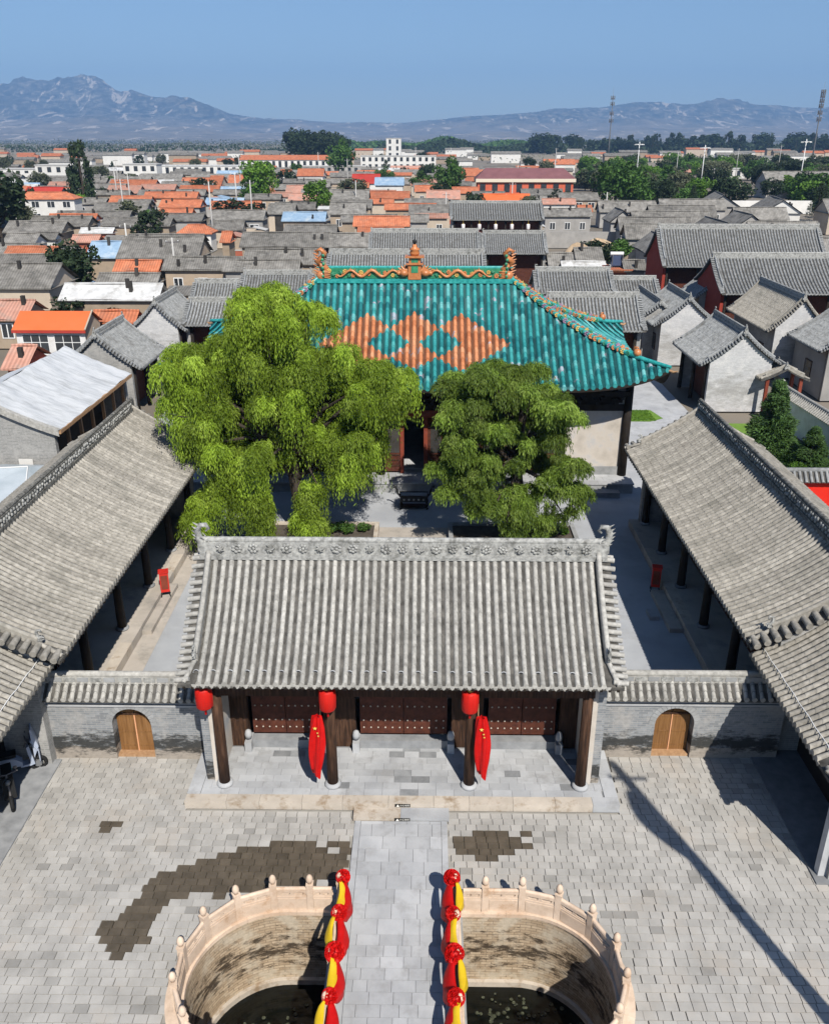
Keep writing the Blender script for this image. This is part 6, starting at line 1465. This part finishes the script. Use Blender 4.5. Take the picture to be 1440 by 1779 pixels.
def crown_mesh(kind, n, seedv, mat, ln, wd):
    """unit crown (height 1, base at 0) of leaf quads gathered in clumps"""
    g = np.random.default_rng(seedv)
    nc = {'round': 38, 'poplar': 44, 'bush': 20, 'conifer': 130}[kind]
    if kind == 'poplar':
        z = g.uniform(.08, .97, nc); a = g.uniform(0, 6.28, nc); R_ = .13*np.sin(np.pi*np.clip(z*.92+.06, 0, 1))**.6; c = np.stack([R_*np.cos(a), R_*np.sin(a), z], 1); cr = np.full(nc, .055)
    elif kind == 'conifer':
        z = g.uniform(.06, .98, nc); a = g.uniform(0, 6.28, nc); R_ = .34*(1.02-z)*g.uniform(.35, 1.0, nc)**.5; c = np.stack([R_*np.cos(a), R_*np.sin(a), z], 1); cr = .05+.06*(1-z)
    else:
        u = g.normal(0, 1, (nc, 3)); u /= np.linalg.norm(u, axis=1, keepdims=True); rad = g.uniform(.55, 1, (nc, 1)); c = u*rad*np.array([.42, .42, .36])+np.array([0, 0, .62 if kind == 'round' else .45]); cr = g.uniform(.10, .17, nc)
        if kind == 'bush': c[:, 2] = np.clip(c[:, 2], .12, 1)
    idx = g.integers(0, nc, n); d = g.normal(0, 1, (n, 3)); d /= np.linalg.norm(d, axis=1, keepdims=True)
    P = c[idx]+d*cr[idx][:, None]*g.uniform(.5, 1.05, (n, 1))**.5
    if kind == 'poplar': P = c[idx]+d*np.array([.05, .05, .12])*g.uniform(.4, 1, (n, 1))
    P[:, 2] = np.clip(P[:, 2], .02, 1.15)
    t = g.normal(0, 1, (n, 3)); 
    if kind == 'poplar': t[:, 2] += 2.5
    if kind == 'conifer': t[:, :2] += P[:, :2]*8; t[:, 2] += .4
    V, F = quads_from(P, t, d+g.normal(0, .5, d.shape), g.uniform(.7, 1.3, n)*ln, g.uniform(.7, 1.3, n)*wd)
    tint = g.uniform(.72, 1.25, nc)
    o = fast_mesh('crown', V, F, mat, tint[idx]*g.uniform(.8, 1.2, n)); me = o.data; bpy.data.objects.remove(o); return me
def trunk_mesh(h, r, sp=.12):
    mb = MB(); mb.tube([(0, 0, -.02), (.01, 0, h*.5), (0, .01, h)], [r, r*.75, r*.3], 6)
    for k in range(4): a = k*1.6; mb.tube([(0, 0, h*.55), (sp*math.cos(a), sp*math.sin(a), h*.9), (sp*1.7*math.cos(a), sp*1.7*math.sin(a), h*1.1)], [r*.5, r*.35, r*.1], 4)
    return mb.mesh('trunk')
CR = {}
for kind, mats, n, ln, wd in (('round', ('leaf_mid', 'leaf_bright', 'leaf_dark', 'leaf_grey'), 2200, .075, .05), ('poplar', ('leaf_dark', 'leaf_mid'), 1700, .06, .028), ('bush', ('leaf_mid', 'leaf_dark', 'leaf_bright', 'leaf_grey'), 1300, .09, .06), ('conifer', ('needle', 'leaf_dark'), 2600, .055, .016)):
    for m in mats:
        for q in range(2): CR.setdefault((kind, m), []).append(crown_mesh(kind, n, len(CR)*7+q, m, ln, wd))
TRK = {'round': trunk_mesh(.5, .035), 'poplar': trunk_mesh(.8, .02, .02), 'bush': trunk_mesh(.3, .02), 'conifer': trunk_mesh(.85, .022, .015)}
for m in TRK.values(): m.materials.append(MATS['bark'])
def tree(kind, mat, x, y, h, label, group=None, wide=1.0, name=None, cat='tree', z=-.05):
    t = thing(name or {'round': 'broadleaf_tree', 'poplar': 'poplar_tree', 'bush': 'bush', 'conifer': 'pine_tree'}[kind], label, cat, (x, y, z), random.uniform(0, 6), group); t.scale = (h*wide, h*wide, h)
    link('trunk', TRK[kind], None, t); link('crown', random.choice(CR[kind, mat]), None, t); return t
# a finer tree for the yard near the camera
NEARC = crown_mesh('conifer', 16000, 77, 'needle', .06, .012)
def pine(x, y, h, wide, label):
    t = thing('pine_tree', label, 'tree', (x, y, 0), random.uniform(0, 6)); t.scale = (h*wide, h*wide, h); link('trunk', TRK['conifer'], None, t); link('crown', NEARC, None, t)
pine(20.6, 47.8, 4.4, 1.15, 'dark green pine standing by the white gabled house wall')
pine(22.1, 45.7, 2.4, 1.5, 'low round pine in front of the white compound wall')
tree('bush', 'leaf_mid', 19.3, 46.5, .9, 'low shrub at the foot of the pine', cat='shrub', wide=1.3); tree('bush', 'leaf_bright', 21.2, 44.9, .8, 'bright shrub between the two pines', cat='shrub', wide=1.5)
for k, (x, y, h) in enumerate(((-3.6, 36.3, .55), (-2.9, 36.2, .6), (-2.2, 36.4, .5), (-3.2, 36.6, .5))): tree('bush', 'leaf_mid', x, y, h+.1, 'low leafy plant in the bed of the big willow', 'plants in the big willow bed', 1.2, 'bed_plant', 'plant', .2)
for k, (x, y, h) in enumerate(((6.4, 36.1, .45), (5.9, 36.3, .5), (7.0, 36.2, .4))): tree('bush', 'leaf_bright', x, y, h+.1, 'low leafy plant in the bed of the smaller willow', 'plants in the smaller willow bed', 1.2, 'bed_plant', 'plant', .2)
# village trees that stand out
tree('poplar', 'leaf_dark', -88, 236, 16.5, 'tall dark poplar standing alone above the village', wide=1.15)
tree('poplar', 'leaf_dark', -91, 238, 10, 'shorter dark poplar beside the tall poplar', wide=1.3)
tree('round', 'leaf_bright', -44, 246, 11.5, 'big bright green tree in the middle of the village')
tree('round', 'leaf_bright', -25, 216, 8.0, 'bright green tree beside the faded orange roofs')
tree('round', 'leaf_mid', -41, 440, 16, 'broad tree in front of the long white block')
tree('round', 'leaf_mid', 6.5, 272, 11.5, 'green tree left of the red school building'); tree('round', 'leaf_dark', 4.5, 240, 6.5, 'dark bushy tree below the green tree near the school')
tree('round', 'leaf_dark', -71.5, 152, 12, 'dark tree at the frame edge beside orange roofs', wide=1.1)
tree('round', 'leaf_dark', -38.2, 97, 6.6, 'dark tree beside the white patched roof', wide=1.05); tree('bush', 'leaf_dark', -33.5, 83.5, 3.6, 'dark bush in front of the white patched roof', wide=1.4, cat='shrub'); tree('bush', 'leaf_dark', -29.5, 82.0, 2.8, 'low dark bush against the white patched roof', wide=1.5, cat='shrub')
tree('bush', 'leaf_dark', -40.5, 198, 6, 'dark spreading bush behind the grey open-fronted house', wide=2.0, cat='shrub'); tree('bush', 'leaf_mid', -53, 178, 5, 'round green bush above an orange hip roof', wide=1.5, cat='shrub')
tree('bush', 'leaf_grey', -60, 186, 6, 'greyish bush among the brown houses', wide=1.2, cat='shrub'); tree('round', 'leaf_bright', -82, 215, 5, 'small bright tree near the poplar', wide=1.1); tree('bush', 'leaf_mid', -50, 185, 4, 'small green bush beside the greyish bush', wide=1.2, cat='shrub')
tree('bush', 'leaf_dark', 25.2, 131, 4.4, 'dark bush between the dirt mounds', wide=1.6, cat='shrub'); tree('bush', 'leaf_mid', 28.5, 133, 4.0, 'green bush between the dirt mounds', wide=1.6, cat='shrub'); tree('bush', 'leaf_grey', 33, 136, 3.6, 'dry brown bush on the dirt mound', wide=1.8, cat='shrub')
tree('bush', 'leaf_dark', 36.5, 250, 5.5, 'dark bush in front of the red school building', wide=1.6, cat='shrub')
tree('round', 'leaf_mid', 49, 236, 12, 'big green tree right of the red school building', wide=1.1); tree('round', 'leaf_mid', 55, 250, 11, 'second green tree right of the red school building', wide=1.1)
for (x, y, h) in ((60, 232, 7), (66, 226, 6.5), (88, 205, 8), (93, 214, 6)): tree('conifer', 'leaf_dark', x, y, h, 'dark conifer beside the grey courtyard block', 'dark conifers by the grey courtyard block')
tree('conifer', 'leaf_dark', 36.5, 128, 4.2, 'small dark conifer at the end of the grey courtyard block')
for k in range(190):
    y = random.uniform(232, 520); x = random.uniform(.17*y, .5*y)
    if x > .5*y or taken(x-2, x+2, y-2, y+2, 0): continue
    m = random.choice(('leaf_mid', 'leaf_dark', 'leaf_grey', 'leaf_bright')); nm = {'leaf_mid': 'green', 'leaf_dark': 'dark', 'leaf_grey': 'dusty grey-green', 'leaf_bright': 'bright green'}[m]
    tree('round' if random.random() < .6 else 'bush', m, x, y, random.uniform(4.5, 8)+y*.004, f'{nm} tree in the loose grove beyond the courtyard block', f'{nm} trees in the loose grove', random.uniform(1, 1.5))
for k in range(60):
    y = random.uniform(150, 620); x = random.uniform(-.58*y, .14*y)
    if taken(x-1.5, x+1.5, y-1.5, y+1.5, 0): continue
    m = random.choice(('leaf_mid', 'leaf_dark', 'leaf_dark', 'leaf_grey')); nm = {'leaf_mid': 'green', 'leaf_dark': 'dark', 'leaf_grey': 'dusty grey-green'}[m]
    tree(random.choice(('round', 'round', 'bush', 'poplar')) if m == 'leaf_dark' else 'round', m, x, y, random.uniform(3, 6.5)+y*.006, f'{nm} tree standing among the village roofs', f'{nm} trees among the village roofs', random.uniform(.9, 1.3))
for k in range(7): tree('round', 'leaf_dark', -92+k*5+random.uniform(-2, 2), 660+random.uniform(-15, 15), random.uniform(17, 25), 'tall dark tree in the clump behind the long white buildings', 'dark clump behind the white buildings', .9)
for k in range(70):
    x = random.uniform(150, 700)*1.0; y = random.uniform(1100, 1250); tree(random.choice(('poplar', 'round', 'poplar')), 'leaf_dark', x*.95, y, random.uniform(14, 24), 'tree in the long belt across the plain', 'trees in the long belt', random.uniform(1.4, 2.0) if True else 1)
def belt(x0, x1, y0, y1, h, n, mat, name, label):
    g = np.random.default_rng(int(abs(x0)+y0)); P = np.stack([g.uniform(x0, x1, n), g.uniform(y0, y1, n), np.zeros(n)], 1); top = h*(.65+.35*np.sin(P[:, 0]*.05)*np.sin(P[:, 0]*.013+1)); P[:, 2] = g.uniform(0, 1, n)*top
    V, F = quads_from(P, g.normal(0, 1, P.shape), g.normal(0, 1, P.shape), g.uniform(.6, 1.4, n)*h*.28, g.uniform(.6, 1.4, n)*h*.2)
    tag(stuff(fast_mesh(name, V, F, mat, g.uniform(.7, 1.3, n))), label, 'woodland')
belt(-60, 900, 1150, 1330, 17, 11000, 'leaf_dark', 'woodland_belt', 'long dark tree belt across the plain under the hills')
belt(-220, 200, 1500, 1700, 20, 6000, 'leaf_mid', 'woodland_belt', 'greener tree belt beyond the long white building')
belt(-1000, -100, 1700, 1900, 11, 5000, 'leaf_grey', 'woodland_belt', 'pale thin tree belt below the high mountain')
belt(-1500, 1600, 2900, 3300, 16, 9000, 'leaf_grey', 'woodland_belt', 'faint far tree belt at the foot of the hills')
belt(-420, 700, 660, 760, 6, 1500, 'leaf_dark', 'scattered_shrubs', 'dark shrubs scattered where the village meets the plain')
belt(-800, 900, 860, 960, 6, 1300, 'leaf_grey', 'scattered_shrubs', 'grey-green shrubs dotted over the near plain')
belt(-1000, -150, 1230, 1330, 13, 3000, 'leaf_dark', 'woodland_belt', 'broken dark tree belt beyond the white two storey blocks')
def far_village(mat, roof, n, seedv, label):
    rr = random.Random(seedv); mb = MB()
    for k in range(n):
        y = rr.uniform(560, 1050); x = rr.uniform(-.62*y, .58*y); L = rr.uniform(9, 24); d = rr.uniform(3, 4); h = rr.choice((3, 3, 3.4, 6.4)); z = h+1.8
        if taken(x-L/2, x+L/2, y-d, y+d, 1): continue
        mb.box(x-L/2, x+L/2, y-d, y+d, -.1, h); n0 = len(mb.f)
        mb.add([(x-L/2-.3, y-d-.4, h), (x+L/2+.3, y-d-.4, h), (x+L/2+.3, y+d+.4, h), (x-L/2-.3, y+d+.4, h), (x-L/2-.3, y, z), (x+L/2+.3, y, z)], [(0, 1, 5, 4), (2, 3, 4, 5), (1, 2, 5), (3, 0, 4)]); mb.smooth.update(())
        FV.extend([0]*6+[1]*4)
    o = mb.build('far_houses', mat); o.data.materials.append(MATS[roof]); o.data.polygons.foreach_set('material_index', FV[-len(mb.f):]); tag(stuff(o), label, 'houses')
FV = []
far_village('render_white', 'roof_grey', 70, 1, 'pale houses with grey roofs beyond the village edge'); far_village('render_tan', 'roof_orange', 45, 2, 'tan houses with orange roofs beyond the village edge'); far_village('mud', 'roof_grey', 70, 3, 'brown houses with grey roofs beyond the village edge')
# fields on the plain
for (a, b, c, d, m, nm) in ((-700, -60, 720, 900, 'field', 'tan'), (-900, 100, 950, 1400, 'field', 'pale'), (60, 900, 640, 1080, 'field', 'brown'), (-1800, 1800, 2000, 2700, 'field', 'dry')):
    mb = MB(); mb.poly([(a, c, -.11), (b, c, -.11), (b, d, -.11), (a, d, -.11)]); struct(mb.build('field', m))

# ------------------------------------------------------------------ poles, lamp posts and masts
def epole(x, y, h, label, group, r=.16):
    t = thing('utility_pole', label, 'pole', (x, y, 0), random.uniform(-.3, .3), group); MB().lathe([(r, 0), (r*.6, h)], n=8).build('shaft', 'concrete', t)
    m2 = MB(); m2.box(-.8, .8, -.05, .05, h-.6, h-.48); a = m2.build('crossarm', 'steel_dark', t)
    for q in (-.7, 0, .7): m3 = MB(); m3.lathe([(.05, h-.48), (.06, h-.38), (.02, h-.3)], (q, 0, 0), 6); m3.build('insulator', 'white_paint', a)
PG = 'slim concrete utility poles among the roofs'
for (x, y, h) in ((-39.8, 121, 6.6), (-30.2, 108.7, 6.0), (-35.3, 151.6, 10.5), (-34.2, 181.5, 9.5), (-43, 210, 10), (-16, 216, 8), (-43.6, 380, 12), (-74, 230, 9), (-84, 250, 10), (-60, 300, 12), (5, 205, 6), (22, 230, 7), (10, 330, 11), (30, 300, 9), (46, 330, 10), (-66, 200, 9), (12, 440, 13), (-5, 470, 13), (60, 430, 13), (96, 309, 8), (103, 382, 12), (140, 420, 13), (170, 450, 14), (41, 206, 6), (33, 122, 5.5), (37, 120, 5.2), (-100, 300, 11), (-25, 300, 11)): epole(x, y, h, 'slim pale concrete utility pole standing among the village roofs', PG)
def lamp(x, y, h, label, group):
    t = thing('floodlight_post', label, 'lamp post', (x, y, 0), 0, group); MB().lathe([(.22, 0), (.12, h)], n=8).build('shaft', 'white_paint', t); m2 = MB(); m2.tube([(1.6*math.cos(a), 1.6*math.sin(a), h) for a in [k*math.pi/8 for k in range(17)]], .07, 5, False); m2.tube([(-1.6, 0, h), (1.6, 0, h)], .05, 4); rg = m2.build('lamp_ring', 'white_paint', t)
    for k in range(6): m3 = MB(); m3.cbox((1.6*math.cos(k*1.047), 1.6*math.sin(k*1.047), h-.15), (.6, .5, .25)); m3.build('floodlight', 'white_paint', rg)
    MB().lathe([(.3, h), (.2, h+.5), (.03, h+.9)], n=8).build('cap', 'white_paint', t)
for x, y, h in ((82.6, 363, 15), (100.6, 338, 14), (134, 332, 16)): lamp(x, y, h, 'white high floodlight post with a ring of lamps above the grove', 'high floodlight posts')
def mast(x, y, h, label, heavy):
    t = thing('telecom_mast', label, 'mast', (x, y, 0)); MB().lathe([(.55, 0), (.38, h*.5), (.2, h*.92), (.07, h*.93), (.05, h*1.08)], n=8).build('shaft', 'steel', t)
    for z in ((.93, .85, .72, .62) if not heavy else (.95, .9, .84, .78, .70, .62)):
        m2 = MB(); m2.lathe([(1.1, z*h), (1.1, z*h+.3)], n=10); pl = m2.build('platform_ring', 'steel_dark', t)
        for k in range(6 if heavy else 4): a = k*6.283/(6 if heavy else 4); m3 = MB(); m3.box(1.1*math.cos(a)-.2, 1.1*math.cos(a)+.2, 1.1*math.sin(a)-.2, 1.1*math.sin(a)+.2, z*h-.7, z*h+1.6); m3.build('antenna', 'steel_dark', pl)
mast(121.7, 625, 44, 'slim grey telecom mast above the tree belt', False); mast(225, 546, 43, 'heavier telecom mast packed with antennas at the frame edge', True)

# ------------------------------------------------------------------ hills
PROF = [(-6500, 420), (-5200, 470), (-4500, 480), (-4013, 499), (-3738, 513), (-3494, 513), (-3240, 575), (-3056, 537), (-2905, 454), (-2767, 473), (-2610, 425), (-2233, 390), (-2127, 356), (-1865, 238), (-1702, 218), (-993, 178), (-281, 153), (319, 222), (861, 261), (1186, 276), (1616, 305), (1935, 354), (2097, 354), (2371, 315), (2744, 344), (3015, 324), (3337, 329), (3771, 304), (4600, 340), (6500, 300)]
def hills():
    px = np.array([p[0] for p in PROF]); pzv = np.array([p[1] for p in PROF], float)
    nx, ny = 420, 90; xs = np.linspace(-6200, 6200, nx); ys = np.concatenate([np.linspace(5000, 8200, 45), np.linspace(8250, 10800, 45)])
    X, Y = np.meshgrid(xs, ys, indexing='ij'); B = np.interp(X*9000/Y, px, pzv)
    sm = lambda a, b, v: np.clip((v-a)/(b-a), 0, 1)**2*(3-2*np.clip((v-a)/(b-a), 0, 1))
    f = .30*sm(5100, 7600, Y)+.70*sm(7400, 9000, Y); f *= 1-.5*sm(9200, 10800, Y)
    g = np.random.default_rng(5); N = np.zeros_like(X); amp = 1.0
    for o in range(7):
        w = .0019*2**o; a1, a2, a3, a4 = g.uniform(0, 6.28, 4); th = g.uniform(0, 3.14)
        u = X*math.cos(th)+Y*math.sin(th); v = -X*math.sin(th)+Y*math.cos(th)
        r = 1-np.abs(np.sin(u*w+a1+1.3*np.sin(v*w*.7+a2)))-.4; r2 = 1-np.abs(np.sin(v*w*1.1+a3+1.2*np.sin(u*w*.8+a4)))-.4
        N += amp*(r+r2)*.5; amp *= .62
    Z = B*f*(.93+.0*N)+N*f*(.24*B+14)*np.where(Y > 8950, .35, 1.0)*(1-.35*np.exp(-((Y-9000)/260)**2)); Z = np.maximum(Z, -1)-1.0*(f <= 0)
    V = np.stack([X, Y, Z], -1).reshape(-1, 3); I = np.arange(nx*ny).reshape(nx, ny); F = np.stack([I[:-1, :-1], I[1:, :-1], I[1:, 1:], I[:-1, 1:]], -1).reshape(-1, 4)
    o = fast_mesh('mountains', V, F, 'hill'); o.data.polygons.foreach_set('use_smooth', np.ones(len(F), bool)); struct(o)
hills()
# ------------------------------------------------------------------ the air
mb = MB(); mb.box(-7600, 7600, -500, 11600, -2.9-1.2, 760); hz_ = mb.build('haze', None); stuff(hz_)
hm = bpy.data.materials.new('haze_air'); hm.use_nodes = True; nt = hm.node_tree; nt.nodes.clear(); out = nt.nodes.new('ShaderNodeOutputMaterial'); pv = nt.nodes.new('ShaderNodeVolumePrincipled')
pv.inputs['Color'].default_value = (.32, .58, 1.0, 1); pv.inputs['Density'].default_value = 1.35e-4; pv.inputs['Anisotropy'].default_value = 0.0
nt.links.new(pv.outputs[0], out.inputs['Volume']); hz_.data.materials.append(hm)
tag(hz_, 'thin blue haze filling the air over the plain', 'haze')
